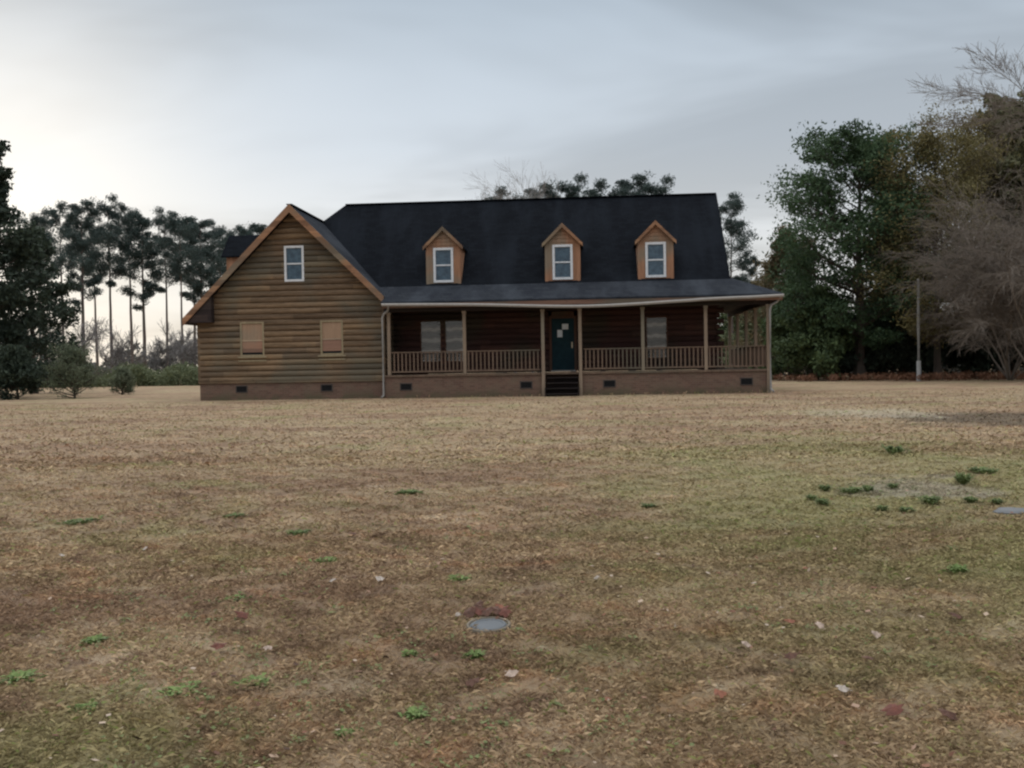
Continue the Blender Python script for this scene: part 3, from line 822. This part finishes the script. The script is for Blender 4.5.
def tree_parts(root, skel, leafm, barkm, per, size, flat=.6, rmul=1.0, rmin=.3, k=5, drop=0.0, asp=.45):
    segs, tips = skel
    npmesh('trunk', tubes_np(segs, k), 4, barkm, root)
    tips = [t for t in tips if random.random() >= drop]
    C = [tuple(t[0]) for t in tips]; rc = [max(rmin, t[1]*rmul)*random.uniform(.75, 1.25) for t in tips]
    V, tint = leaves_np(C, per, rc, flat, size, asp)
    return npmesh('crown', V, 4, leafm, root, tint)

def copy_thing(src, loc, rz, sc, label):
    c = src.copy(); COL.objects.link(c); c.location = loc; c.rotation_euler = (0, 0, rz); c.scale = sc; c['label'] = label
    for ch in list(src.children):
        d = ch.copy(); COL.objects.link(d); d.parent = c
    return c

# -- tall pines in the row to the left, far behind
def pine_skel(Ht=20, z0=.5, nl=26, w=3.3):
    return skeleton(Ht, .24, z0, nl, lambda t: w*(1-.62*t)*(.55+.9*min(1, t*2.2)), lambda t: .05+.55*t, 4, .5, wob=.012)
pines = []
for i, (h, z0, nl, w) in enumerate(((20, .56, 20, 3.3), (21, .64, 20, 3.5), (19, .47, 22, 2.7))):
    root = empty('pine_tree', (0, 0, 0), 'tall pine', 'pine tree', 'tall pines in a row far behind on the left')
    tree_parts(root, pine_skel(h, z0, nl, w), M_farp, M_barkp, 58, .17, .65, 1.35, .55, 4, drop=.2, asp=.2)
    pines.append([root, False, h])
def put_pine(px, d, h, rz, label, kind, group=None, wide=1.0):
    x, y = at(px, d); src = pines[kind]; s = h/src[2]
    if not src[1]:
        src[1] = True; r = src[0]; r.location = (x, y, -.05); r.scale = (s*wide, s*wide, s); r.rotation_euler = (0, 0, rz); r['label'] = label
    else: r = copy_thing(src[0], (x, y, -.05), rz, (s*wide, s*wide, s), label)
    if group: r['group'] = group
    return r
ordn = ['first', 'second', 'third', 'fourth', 'fifth', 'sixth', 'seventh', 'eighth', 'ninth', 'tenth', 'eleventh', 'twelfth']
row = [(42, 104, 17.6), (64, 112, 19.5), (84, 98, 17.6), (113, 102, 18.4), (133, 118, 20.2), (146, 104, 17.2), (168, 108, 18.0), (184, 98, 16.3), (205, 112, 18.0), (222, 118, 18.2), (243, 104, 15.8), (262, 110, 17.0)]
for i, (px, d, h) in enumerate(row):
    put_pine(px, d, h*.955, i*1.7, 'tall slim pine with bare lower trunk, %s from left in the row left of house' % ordn[i], i % 3, wide=.88+.2*((i*7) % 3)/2)
for i, (px, d, h) in enumerate(((98, 128, 18.8), (195, 130, 19.2), (233, 128, 17.2))):
    o = put_pine(px, d, h, i*2.3+.7, 'farther pine filling the gaps behind the left pine row, %s of eight planted' % ordn[i], (i*2+1) % 3, 'farther pines behind the left pine row', wide=1.0+.15*(i % 3))
    o['label'] = ('farther pine behind the left part of the pine row, near the dark conifers', 'farther pine behind the middle of the pine row left of the house', 'farther pine behind the pine row, closest to the house side dormer')[i]; o.rotation_euler[0] = .03*((i % 3)-1)
row2 = [(505, 98, 17.0, 'leftmost'), (540, 96, 17.2, 'second from the left'), (574, 98, 18.0, 'third from the left'), (603, 95, 17.0, 'third from the right'), (632, 97, 18.0, 'second from the right'), (660, 95, 17.2, 'rightmost')]
for i, (px, d, h, l) in enumerate(row2):
    put_pine(px, d, h, i*2.1+1, 'dark pine top showing above the house ridge, %s of six' % l, (i+1) % 3, 'pine tops showing above the house ridge', 1.15)
put_pine(733, 74, 12.6, .5, 'dark pine rising behind the right end of the black main roof', 0, 'pines beyond the right end of the house', 1.0)
put_pine(752, 96, 10.5, 2.5, 'small distant pine between the house roof and the big evergreen tree', 2, 'pines beyond the right end of the house', 1.0)

# -- near dark conifers at the left edge
def big_tree(px, d, name, label, cat, skel, leafm, per, size, **kw):
    x, y = at(px, d); root = empty(name, (x, y, -.05), label, cat, kw.pop('group', None))
    tree_parts(root, skel, leafm, kw.pop('bark', M_bark), per, size, **kw); return root
big_tree(-20, 50, 'conifer_tree', 'big dark conifer at the left edge, branches reaching to the ground', 'conifer tree',
         skeleton(12.4, .26, .06, 58, lambda t: 3.3*(1-.70*t)*(.75+.5*min(1, t*3)), lambda t: -.1+.5*t, 4, .3), M_darkc, 50, .13, flat=.7, rmul=1.0, rmin=.42, drop=.05)
big_tree(34, 60, 'conifer_tree', 'dark bushy evergreen just right of the big conifer at the left edge', 'conifer tree',
         skeleton(9.2, .2, .05, 42, lambda t: 3.0*(1-.7*t)*(.8+.4*min(1, t*3)), lambda t: .1+.5*t, 4, .3), M_darkc, 42, .13, flat=.75, rmul=.9, rmin=.38, drop=.2)
# shrubs
def shrub(px, d, h, w, leafm, label, per=40, size=.10, drop=.1, nl=26, group='shrubs on the left side of the yard', name='shrub'):
    return big_tree(px, d, name, label, 'shrub', skeleton(h*.85, .06, .03, nl, lambda t: w*(1-.5*t), lambda t: .25+.7*t, 3, .5, wob=.06), leafm, per, size, flat=.8, rmul=1.1, rmin=.25, drop=drop, k=4, group=group)
shrub(75, 47, 2.1, 1.7, M_shr, 'rounded grey-green shrub on the lawn, the biggest left of the house', 24, .045, nl=44)
shrub(122, 53, 1.3, .8, M_shr, 'small sparse green shrub right of the rounded grey-green shrub', 22, .045)
shrub(18, 47, 2.0, 1.6, M_darkc, 'dark shrub under the big conifer at the left edge', 40, .09)
# -- right side
big_tree(862, 58, 'evergreen_tree', 'big dark green evergreen tree right of the house with gaps in its crown', 'tree',
         skeleton(12.7, .34, .14, 56, lambda t: 5.4*(1-.62*t**1.6)*(.72+.5*min(1, t*2.5)), lambda t: .05+.6*t, 6, .3, wob=.04, limb_r=.42), M_ever, 70, .10, flat=.5, rmul=.9, rmin=.42, drop=.2)
big_tree(940, 55, 'olive_tree_crown', '', 'tree', skeleton(12.0, .22, .15, 56, lambda t: 4.2*(1-.5*t**1.5)*(.7+.5*min(1, t*2)), lambda t: .25+.5*t, 4, .45, wob=.03), M_olive, 64, .075, flat=.75, rmul=1.15, rmin=.45, drop=.1)
r_ = COL.objects['olive_tree_crown']; r_.name = 'deciduous_tree'; r_['label'] = 'thin yellow-olive tree between the big evergreen and the bare thicket'
big_tree(1010, 62, 'pine_tree', 'tall dark brown-green tree at the right edge, taller than the bare thicket below', 'tree',
         skeleton(15.6, .3, .15, 54, lambda t: 4.2*(1-.66*t)*(.7+.5*min(1, t*2)), lambda t: .15+.55*t, 4, .4), leaf_mat('brown_green_leaves', (.050, .056, .030), (.17, .165, .085)), 52, .17, flat=.65, rmul=.95, rmin=.45, drop=.1)
big_tree(1052, 56, 'pine_tree', 'dark brown-green tree partly outside the right edge of the picture', 'tree',
         skeleton(15.5, .3, .1, 50, lambda t: 4.2*(1-.6*t)*(.7+.5*min(1, t*2)), lambda t: .15+.55*t, 4, .4), bpy.data.materials['brown_green_leaves'], 46, .17, flat=.65, rmul=.95, rmin=.45, drop=.1)
big_tree(982, 60, 'deciduous_tree', 'olive-brown leafy tree behind the bare thicket, right of the thin olive tree', 'tree',
         skeleton(13.2, .22, .12, 60, lambda t: 4.0*(1-.5*t**1.5)*(.7+.5*min(1, t*2)), lambda t: .25+.5*t, 4, .45, wob=.03), M_olbr, 64, .08, flat=.75, rmul=1.0, rmin=.4, drop=.1)
# underbrush between the house and the trees, right
ub = [(790, 62, 4.6, 2.3, M_mixg, 'broad mid-green bush just right of the porch corner'), (818, 58, 5.2, 2.4, M_mixg, 'tall bright green bush left of the evergreen trunk'),
      (850, 60, 3.6, 2.2, M_darkc, 'dark low bush in front of the evergreen trunk'), (893, 58, 3.8, 2.0, M_darkc, 'dark bush right of the evergreen trunk, left of the pale pole'),
      (760, 74, 6.0, 3.0, M_hedge, 'pale brownish bush seen through the end of the porch'), (735, 82, 5.5, 3.0, M_mixg, 'green bush behind the right end of the porch'),
      (940, 60, 3.4, 2.4, M_darkc, 'dark bush right of the pale pole under the bare thicket'), (985, 60, 3.4, 2.6, M_darkc, 'dark bush behind the bare thicket near the right edge'), (1030, 60, 3.6, 2.6, M_darkc, 'dark bush at the right edge behind the bare thicket')]
for (px, d, h, w_, m, l) in ub:
    shrub(px, d, h, w_, m, l, 52, .13, drop=.05, nl=34, group='bushes along the tree line right of the house', name='bush')
big_tree(790, 66, 'bushy_tree', 'olive-brown leafy small tree left of the big evergreen crown', 'tree',
         skeleton(8.2, .14, .10, 46, lambda t: 2.9*(1-.45*t), lambda t: .3+.5*t, 4, .45), M_olbr, 70, .10, flat=.75, rmul=1.0, rmin=.4, drop=.1)
big_tree(905, 62, 'bushy_tree', 'green leafy tree behind the evergreen and the olive tree', 'tree',
         skeleton(10.5, .18, .12, 44, lambda t: 3.2*(1-.45*t), lambda t: .3+.5*t, 4, .45), M_ever, 40, .16, flat=.75, rmul=1.0, rmin=.4, drop=.1)

# bare trees
def bare(Ht, spread, n0, levels, droop=0.0, r0=.12, minr=.006, up0=.9, base_z=0.0):
    segs = []; tint = []
    def grow(p, d, ln, r, lv):
        m = 3
        for j in range(m):
            d = (d+Vector((random.uniform(-.2, .2), random.uniform(-.2, .2), random.uniform(-.12, .16)-droop*(levels-lv)*.12))).normalized()
            q = p+d*ln/m; r2 = max(minr, r*.82); segs.append((p, q, r, r2)); 
            if lv > 0 and (j > 0 or lv < levels):
                for s in range(2 if lv > 1 else 3):
                    sd = (d*.9+Vector((random.uniform(-1, 1), random.uniform(-1, 1), random.uniform(-.5, .7)))*.75).normalized()
                    grow(p.lerp(q, random.uniform(.2, 1)), sd, ln*random.uniform(.45, .68), max(minr, r2*.55), lv-1)
            p, r = q, r2
    for i in range(n0):
        az = 2*PI*i/n0+random.uniform(-.4, .4); el = up0+random.uniform(-.3, .3)
        d = Vector((math.cos(az)*math.cos(el)*spread, math.sin(az)*math.cos(el)*spread, math.sin(el))).normalized()
        grow(Vector((0, 0, base_z)), d, Ht*.62*random.uniform(.8, 1.1), r0, levels)
    return segs
def bare_tree(px, d, label, segs, m, cat='bare tree', name='bare_tree', trunk=None, group=None):
    x, y = at(px, d); root = empty(name, (x, y, -.05), label, cat, group)
    ts = [s for s in segs if s[2] >= .03]; fs = [s for s in segs if s[2] < .03]
    if trunk: ts = [(Vector((0, 0, 0)), Vector((0, 0, trunk[0]/2)), trunk[1]*1.2, trunk[1]), (Vector((0, 0, trunk[0]/2)), Vector((0, 0, trunk[0])), trunk[1], trunk[1]*.8)]+ts
    npmesh('trunk', tubes_np(ts, 6), 4, m, root, np.repeat(rng.random(len(ts)), 6)); npmesh('crown', tubes_np(fs, 3), 4, m, root, np.repeat(rng.random(len(fs)), 3)); return root
bare_tree(1010, 50, 'grey-brown leafless thicket of fine drooping twigs right of the pale pole', bare(7.6, 1.25, 10, 4, .4, .05, .006, .95), M_twig)
bare_tree(1040, 47, 'leafless grey-brown tree with drooping twigs at the right edge', bare(10.0, 1.0, 11, 4, .35, .06, .006, 1.0), M_twig)
bare_tree(1150, 27, 'bare overhanging branches reaching in from the upper right corner', bare(5.2, 1.0, 5, 4, .0, .05, .004, .8, 7.0), M_twig, trunk=(7.1, .14))
bare_tree(516, 88, 'leafless tree top above the roof ridge, left of the dark pine tops', bare(15.4, .08, 6, 4, 0, .05, .007, 1.4), M_twigl, group='bare tree tops above the ridge')
bare_tree(533, 90, 'leafless tree top above the roof ridge, between the first dark pine tops', bare(14.9, .08, 6, 4, 0, .05, .007, 1.4), M_twigl, group='bare tree tops above the ridge')
for i, (px, d, h, l) in enumerate(((60, 92, 7, 'leftmost'), (118, 96, 5.5, 'second'), (160, 90, 4.5, 'third'), (192, 94, 6, 'fourth'), (222, 92, 4.5, 'rightmost'))):
    bare_tree(px, d, 'pale bare undergrowth tree beneath the left pine row, %s of five' % l, bare(h, .8, 5, 3, 0, .06, .016, 1.1), M_twigd, group='bare small trees beneath the left pine row')

# far wood line and field brush (uncountable)
def wood_line(name, label, pts, h, m, per, size, n):
    C = []; rc = []
    for (pa, da, pb, db, hh) in pts:
        for i in range(n):
            t = random.random(); px = pa+(pb-pa)*t; d = da+(db-da)*t+random.uniform(-4, 4)
            x, y = at(px, d); z = random.random()**.8*hh*(.7+.3*math.sin(px*.11)+.2*math.sin(px*.043+1))
            C.append((x, y, max(.2, z))); rc.append(random.uniform(.6, 1.3)*h)
    V, t = leaves_np(C, per, rc, .8, size, .4, .4)
    o = npmesh(name, V, 4, m, None, t); tag(o, label, 'trees'); o['kind'] = 'stuff'
wood_line('far_wood', 'grey-brown far wood along the horizon behind the pines', [(-160, 150, 300, 170, 5.5), (300, 170, 720, 170, 8.0), (720, 150, 800, 120, 8.0), (780, 84, 1200, 74, 6.5)], 1.5, leaf_mat('far_wood_leaves', (.10, .10, .09), (.20, .19, .17)), 26, .42, 420)
wood_line('field_brush', 'low olive weeds at the field edge beneath the pines', [(-60, 88, 300, 84, 1.5)], .7, M_hedge, 60, .13, 900)
wood_line('leaf_litter_brush', 'low reddish-brown leaf litter along the foot of the right tree line', [(775, 60, 1100, 50, .12)], .28, leaf_mat('litter', (.10, .045, .025), (.24, .12, .07), trans=0), 40, .07, 300)

# ------------------------------------------------------------------ pole
x, y = at(919, 52)
pole = empty('utility_pole', (x, y, 0), 'thin pale grey pole standing in front of the bare thicket', 'pole')
M_pole = white_mat('weathered_pole', (.22, .215, .20), .8); M_polew = white_mat('pole_sleeve', (.36, .37, .37), .6)
mb = MB(); mb.tube([(0, 0, -.2), (0, 0, 2.6), (.02, 0, 5.2)], [.085, .075, .06], 10); mb.build('shaft', M_pole, pole, smooth=False)
mb = MB(); mb.tube([(0, 0, 0), (0, 0, 1.05)], [.115, .11], 12); mb.build('sleeve', M_polew, pole)
mb = MB(); mb.tube([(0, 0, 5.2), (0, 0, 5.27)], [.075, .03], 10); mb.build('cap', M_pole, pole)

# ------------------------------------------------------------------ cover in the lawn, leaves, weeds
CS = .74
cv = empty('utility_cover', (14.71, -34.06, .0), 'round grey utility cover sunk in the grass with dead leaves on its far side', 'cover')
M_cov = white_mat('cover_plastic', (.125, .135, .145), .9); M_rim = white_mat('cover_rim', (.17, .145, .11), .9)
mb = MB(); k = 40
for r, z in ((0, .012), (.085, .012), (.088, .016), (.102, .016), (.105, .009), (.112, .009)):
    for j in range(k): mb.v.append((r*math.cos(2*PI*j/k)*1.02, r*math.sin(2*PI*j/k)*1.3, z))
for i in range(5):
    for j in range(k): jj = (j+1) % k; mb.f.append((i*k+j, (i+1)*k+j, (i+1)*k+jj, i*k+jj))
mb.build('lid', M_cov, cv)
mb = MB()
for (r0_, r1_, za, zb) in ((.114, .118, .004, .018), (.118, .130, .018, .018), (.130, .136, .018, -.01)):
    for j in range(k):
        t0, t1 = 2*PI*j/k, 2*PI*(j+1)/k
        q = lambda r, t, z: (r*math.cos(t)*1.02, r*math.sin(t)*1.3, z)
        mb.quad(q(r0_, t0, za), q(r1_, t0, zb), q(r1_, t1, zb), q(r0_, t1, za))
mb.build('rim', M_rim, cv)
cv.scale = (CS, CS, .8)

def leafm(name, c):
    m, nt, b = mat(name, c, .7, .3)
    nt.links.new(ramp(nt, noise(nt, pos(nt), 60, 4, .6), [(.3, tuple(v*.6 for v in c)), (.7, tuple(v*1.3 for v in c))]), b.inputs['Base Color']); return m
LM = {'red': leafm('red_leaf', (.135, .048, .033)), 'brown': leafm('brown_leaf', (.10, .048, .032)), 'pale': leafm('pale_leaf', (.42, .32, .26)), 'orange': leafm('orange_leaf', (.25, .10, .06)), 'white': leafm('bleached_leaf', (.42, .36, .31))}
def ground_at(px, py):
    d = fw*F+rt*(px-512)+up*(384-py); t = -CZ/d.z
    return CX+d.x*t, CY+d.y*t
def fallen_leaf(px, py, size, kind, label, z=.028):
    x, y = ground_at(px, py); mb = MB(); k = 14; a0 = random.random()*6
    tx, ty = random.uniform(-.5, .5), random.uniform(.1, .8)*random.choice((1, 1, -.3))
    size *= 1.4 if kind in ('red', 'brown', 'orange') else 1.1; mb.v.append((0, 0, .012))
    for j in range(k):
        t = 2*PI*j/k; r = size*(.62+.38*abs(math.cos(2.5*(t-.3))))*(1.0 if j % 2 else .78)
        u_, v_ = r*math.cos(t+a0), r*math.sin(t+a0)*.8
        mb.v.append((u_, v_, tx*u_+ty*v_+.18*(u_*u_)/size+random.uniform(-.004, .006)))
    for j in range(k): mb.f.append((0, 1+j, 1+(j+1) % k))
    mb.v += [(size*.5*math.cos(a0+PI), size*.5*math.sin(a0+PI), .0), (size*1.3*math.cos(a0+PI), size*1.3*math.sin(a0+PI), .002), (size*1.3*math.cos(a0+PI)+.003, size*1.3*math.sin(a0+PI)+.003, .002)]
    n = len(mb.v); mb.f.append((n-3, n-2, n-1))
    o = mb.build('fallen_leaf', LM[kind], None); o.location = (x, y, z)
    sm = o.modifiers.new('thick', 'SOLIDIFY'); sm.thickness = .0012
    tag(o, label, 'leaf', 'dead leaves lying on the lawn')
FL = [(242, 621, .027, 'red', 'reddish dead leaf, the upper of two red leaves left of the round cover'),
      (219, 653, .030, 'red', 'dark red dead leaf, the lower of two red leaves left of the round cover'),
      (893, 719, .030, 'red', 'dark red curled leaf near the bottom right corner of the lawn'),
      (789, 628, .026, 'orange', 'orange-red leaf on the lawn right of the round cover'),
      (380, 584, .028, 'white', 'large bleached leaf on the lawn left of and beyond the round cover'),
      (353, 538, .030, 'brown', 'dark brown curled leaf left of the farther lawn middle'),
      (512, 681, .026, 'pale', 'pale pinkish leaf just below the round cover, beside a brown leaf'),
      (473, 690, .024, 'brown', 'small dark brown leaf just below the round cover and left of a pale leaf'),
      (597, 583, .018, 'white', 'small white leaf fragment farther out right of the round cover'),
      (268, 655, .022, 'pale', 'pale pinkish leaf right of the two red leaves'),
      (746, 651, .022, 'pale', 'pale tan leaf, the lowest of three pale leaves right of the round cover'),
      (820, 632, .022, 'pale', 'pale tan leaf just right of the orange-red leaf'),
      (876, 641, .022, 'pale', 'pale tan leaf on the right, above the dark red curled leaf'),
      (843, 697, .024, 'white', 'pale oval leaf left of the dark red curled leaf at the bottom right'),
      (868, 666, .022, 'brown', 'dark brown curled leaf up from the dark red leaf at the bottom right'),
      (791, 663, .024, 'brown', 'dark brown leaf below the orange-red leaf'),
      (955, 622, .026, 'brown', 'dark brown leaf near the right edge of the lawn'),
      (948, 723, .026, 'brown', 'brown leaf right of the dark red leaf in the bottom right corner'),
      (145, 553, .018, 'white', 'small white leaf on the far left part of the lawn'),
      (333, 586, .020, 'white', 'small bleached leaf left of the large bleached one'),
      (62, 560, .020, 'white', 'pale leaf near the left edge of the lawn'),
      (720, 702, .020, 'orange', 'small orange leaf midway between round cover and dark red leaf'),
      (488, 616, .022, 'red', 'red leaf heaped against the far rim of the round cover'),
      (470, 618, .022, 'brown', 'brown leaf heaped at the far left rim of the round cover'),
      (500, 613, .020, 'orange', 'rusty leaf heaped at the far right rim of the round cover'),
      (479, 611, .022, 'brown', 'brown leaf lying just beyond the heap at the round cover'),
      (458, 621, .014, 'white', 'tiny pale leaf at the left rim of the round cover')]
for a in FL: fallen_leaf(*a)
HL = ['brown crumpled leaf at the left end of the heap behind the round cover', 'red crumpled leaf second from left in the heap behind the round cover', 'brown leaf in the middle of the heap touching the round cover',
      'brown leaf right of the middle in the heap behind the round cover', 'red leaf at the right end of the heap behind the round cover', 'brown leaf at the back middle of the heap behind the cover',
      'brown leaf at the back left of the heap behind the cover', 'red leaf at the back right of the heap behind the cover']
for i, (dx, dy) in enumerate(((-.10, .125), (-.06, .15), (-.02, .14), (.03, .15), (.065, .13), (.0, .19), (-.05, .20), (.05, .185))):
    fallen_leaf(488, 627, .026, ('brown', 'red', 'brown')[i % 3], HL[i], .03)
    o = [q for q in COL.objects if q.name.startswith('fallen_leaf')][-1]; o.location = (14.71+dx, -34.06+dy, .03); o['group'] = 'leaves heaped behind the round cover'
# finer litter, uncountable
n = 2200
d = (2.6**.6+rng.random(n)*(22**.6-2.6**.6))**(1/.6); lat = (rng.random(n)*2-1)*d*.58
C = np.stack([CX-math.sin(YAW)*d+math.cos(YAW)*lat, CY+math.cos(YAW)*d+math.sin(YAW)*lat, np.full(n, .018)], 1)
a = rng.normal(size=(n, 3)); a[:, 2] *= .25; a /= np.linalg.norm(a, axis=1, keepdims=True)
b = np.cross(a, np.array([0, 0, 1.])+rng.normal(size=(n, 3))*.3)
s = (.005+.015*rng.random(n)**2)[:, None]
V = np.stack([C-a*s, C+b*s*.6, C+a*s, C-b*s*.6], 1).reshape(-1, 3)
m_, nt_, b_ = mat('leaf_bits', (.3, .2, .15), .8, .2)
a_ = nt_.nodes.new('ShaderNodeAttribute'); a_.attribute_name = 'tint'
nt_.links.new(ramp(nt_, a_.outputs['Fac'], [(0, (.06, .035, .025)), (.5, (.2, .09, .055)), (.75, (.4, .3, .22)), (1, (.36, .29, .23))]), b_.inputs['Base Color'])
o = npmesh('leaf_litter', V, 4, m_, None, rng.random(n)); tag(o, 'tiny brown and pale leaf bits scattered over the lawn', 'leaf litter'); o['kind'] = 'stuff'

def weed(px, py, wid, h, label, n=110, lean=1.0):
    x, y = ground_at(px, py); d = math.hypot(x-CX, y-CY); R = wid/2/F*d
    k = n
    ang = rng.random(k)*2*PI; rr = R*.30*np.abs(rng.normal(size=k))*(1+.4*np.sin(ang*3+px)); h *= .75
    bx, by = rr*np.cos(ang), rr*np.sin(ang)*1.3
    la = ang+rng.normal(size=k)*.6; ln = (R*.75+h)*(.5+.6*rng.random(k))
    ex, ey, ez = bx+np.cos(la)*ln*.6*lean, by+np.sin(la)*ln*.6*lean, h*(.4+.7*rng.random(k))
    wv = (R*.07+.003)*(.5+.9*rng.random(k)); px_, py_ = -np.sin(la)*wv, np.cos(la)*wv
    V = np.zeros((k, 4, 3)); V[:, 0] = np.stack([bx, by, np.zeros(k)], 1)
    mx, my, mz = bx*.4+ex*.6, by*.4+ey*.6, ez*.9
    V[:, 1] = np.stack([mx+px_, my+py_, mz], 1); V[:, 2] = np.stack([ex, ey, ez*.8], 1); V[:, 3] = np.stack([mx-px_, my-py_, mz], 1)
    o = npmesh('weed_tuft', V.reshape(-1, 3), 4, M_weed if py > 560 else M_weed2, None, rng.random(k)); o.location = (x, y, 0)
    tag(o, label, 'weed', 'green weed tufts in the lawn')
WD = [(475, 658, 22, .035, 'bright green weed tuft just below the round cover'), (417, 718, 26, .035, 'green weed tuft near the bottom, left of centre'),
      (20, 680, 40, .030, 'wide green weed patch at the left edge near the bottom'), (95, 643, 26, .035, 'green weed tuft on the left, up from the wide edge patch'),
      (185, 692, 50, .022, 'flat wide green weed patch on the lower left'), (255, 684, 44, .022, 'flat green weed patch right of the lower left one'),
      (300, 534, 26, .035, 'green weed tuft left of the dark brown curled leaf'), (235, 517, 24, .035, 'green weed tuft farther out on the left'),
      (325, 562, 26, .03, 'green weed tuft below the dark brown curled leaf'), (80, 523, 34, .035, 'green weed tuft on the far left lawn'),
      (410, 494, 30, .05, 'dull green weed tuft in the middle distance left of centre'), (460, 580, 30, .025, 'flat dull green weed tuft beyond the round cover'),
      (235, 600, 30, .022, 'faint green weed patch above the upper red leaf'), (410, 655, 20, .022, 'low green weeds left of the bright tuft below the cover'),
      (345, 735, 26, .022, 'small green weed patch at the bottom left of centre'), (85, 710, 30, .022, 'green weed patch in the bottom left corner'),
      (825, 491, 12, .08, 'small dark green tuft, upper left of the group beside the bare sandy patch'), (812, 500, 11, .06, 'small dark green tuft, leftmost beside the bare sandy patch'),
      (823, 505, 14, .07, 'dark green tuft, lowest left beside the bare sandy patch'), (853, 493, 26, .07, 'wide green tuft left of the bare sandy patch'),
      (868, 492, 12, .08, 'green tuft just right of the wide one, left of the bare patch'), (893, 489, 10, .07, 'dark green tuft at the left rim of the bare sandy patch'),
      (882, 511, 11, .06, 'small green tuft below the bare sandy patch'), (930, 504, 24, .09, 'green tuft in front of the bare sandy patch, centre'),
      (907, 512, 16, .05, 'low green tuft between two others in front of the bare patch'), (964, 485, 16, .16, 'tallest upright green tuft on the bare sandy patch'),
      (981, 473, 30, .08, 'long dark green tuft beyond the bare sandy patch'), (971, 503, 14, .07, 'dark green tuft right and in front of the bare sandy patch'),
      (997, 505, 11, .07, 'small dark green tuft rightmost beside the bare patch'), (895, 454, 26, .14, 'green tuft farthest out beyond the bare sandy patch'),
      (958, 573, 18, .06, 'single green tuft near the right edge, nearer than the sandy patch'), (648, 508, 16, .05, 'faint green tuft right of centre in the middle distance')]
for a in WD: weed(*a)
# low weeds blended through the lawn, uncountable
def low_weeds(nc):
    d = (2.6**.4+rng.random(nc)*(20**.4-2.6**.4))**(1/.4); lat = (rng.random(nc)*2-1)*d*.56
    x = CX-math.sin(YAW)*d+math.cos(YAW)*lat; y = CY+math.cos(YAW)*d+math.sin(YAW)*lat
    kk = np.sin(x*1.9+1.3*np.sin(y*1.1))+np.sin(y*1.4+np.sin(x*2.3)) > .1
    x, y = x[kk], y[kk]; m = 16; idx = np.repeat(np.arange(len(x)), m); n = len(idx)
    r = (.015+.04*rng.random(len(x)))[idx]
    c = np.stack([x[idx]+rng.normal(size=n)*r, y[idx]+rng.normal(size=n)*r, .012+.014*rng.random(n)], 1)
    a = rng.normal(size=(n, 3)); a[:, 2] *= .35; a /= np.linalg.norm(a, axis=1, keepdims=True)
    b = np.cross(a, np.array([0, 0, 1.])+rng.normal(size=(n, 3))*.4)
    s = (.004+.008*rng.random(n))[:, None]
    return np.stack([c-a*s, c+b*s*.5, c+a*s, c-b*s*.5], 1).reshape(-1, 3), rng.random(n)
V, t_ = low_weeds(900)
o = npmesh('low_weeds', V, 4, leaf_mat('low_weed_leaves', (.10, .12, .045), (.25, .28, .12)), None, t_); tag(o, 'small dull green weeds mixed through the dry lawn', 'weeds'); o['kind'] = 'stuff'
# small stone at the right edge
x, y = ground_at(1016, 512)
mb = MB(); k = 12
for z, r in ((-.02, .13), (.008, .13), (.022, .10), (.024, .0)):
    for j in range(k): mb.v.append((r*math.cos(2*PI*j/k)*(1.3+.2*math.sin(j*2.1)), r*math.sin(2*PI*j/k)*(1+.2*math.cos(j*1.7)), z))
for i in range(3):
    for j in range(k): jj = (j+1) % k; mb.f.append((i*k+j, i*k+jj, (i+1)*k+jj, (i+1)*k+j))
o = mb.build('stone', white_mat('grey_stone', (.15, .155, .16), .95)); o.location = (x, y, 0); tag(o, 'flat blue-grey stone in the lawn at the right edge', 'stone')
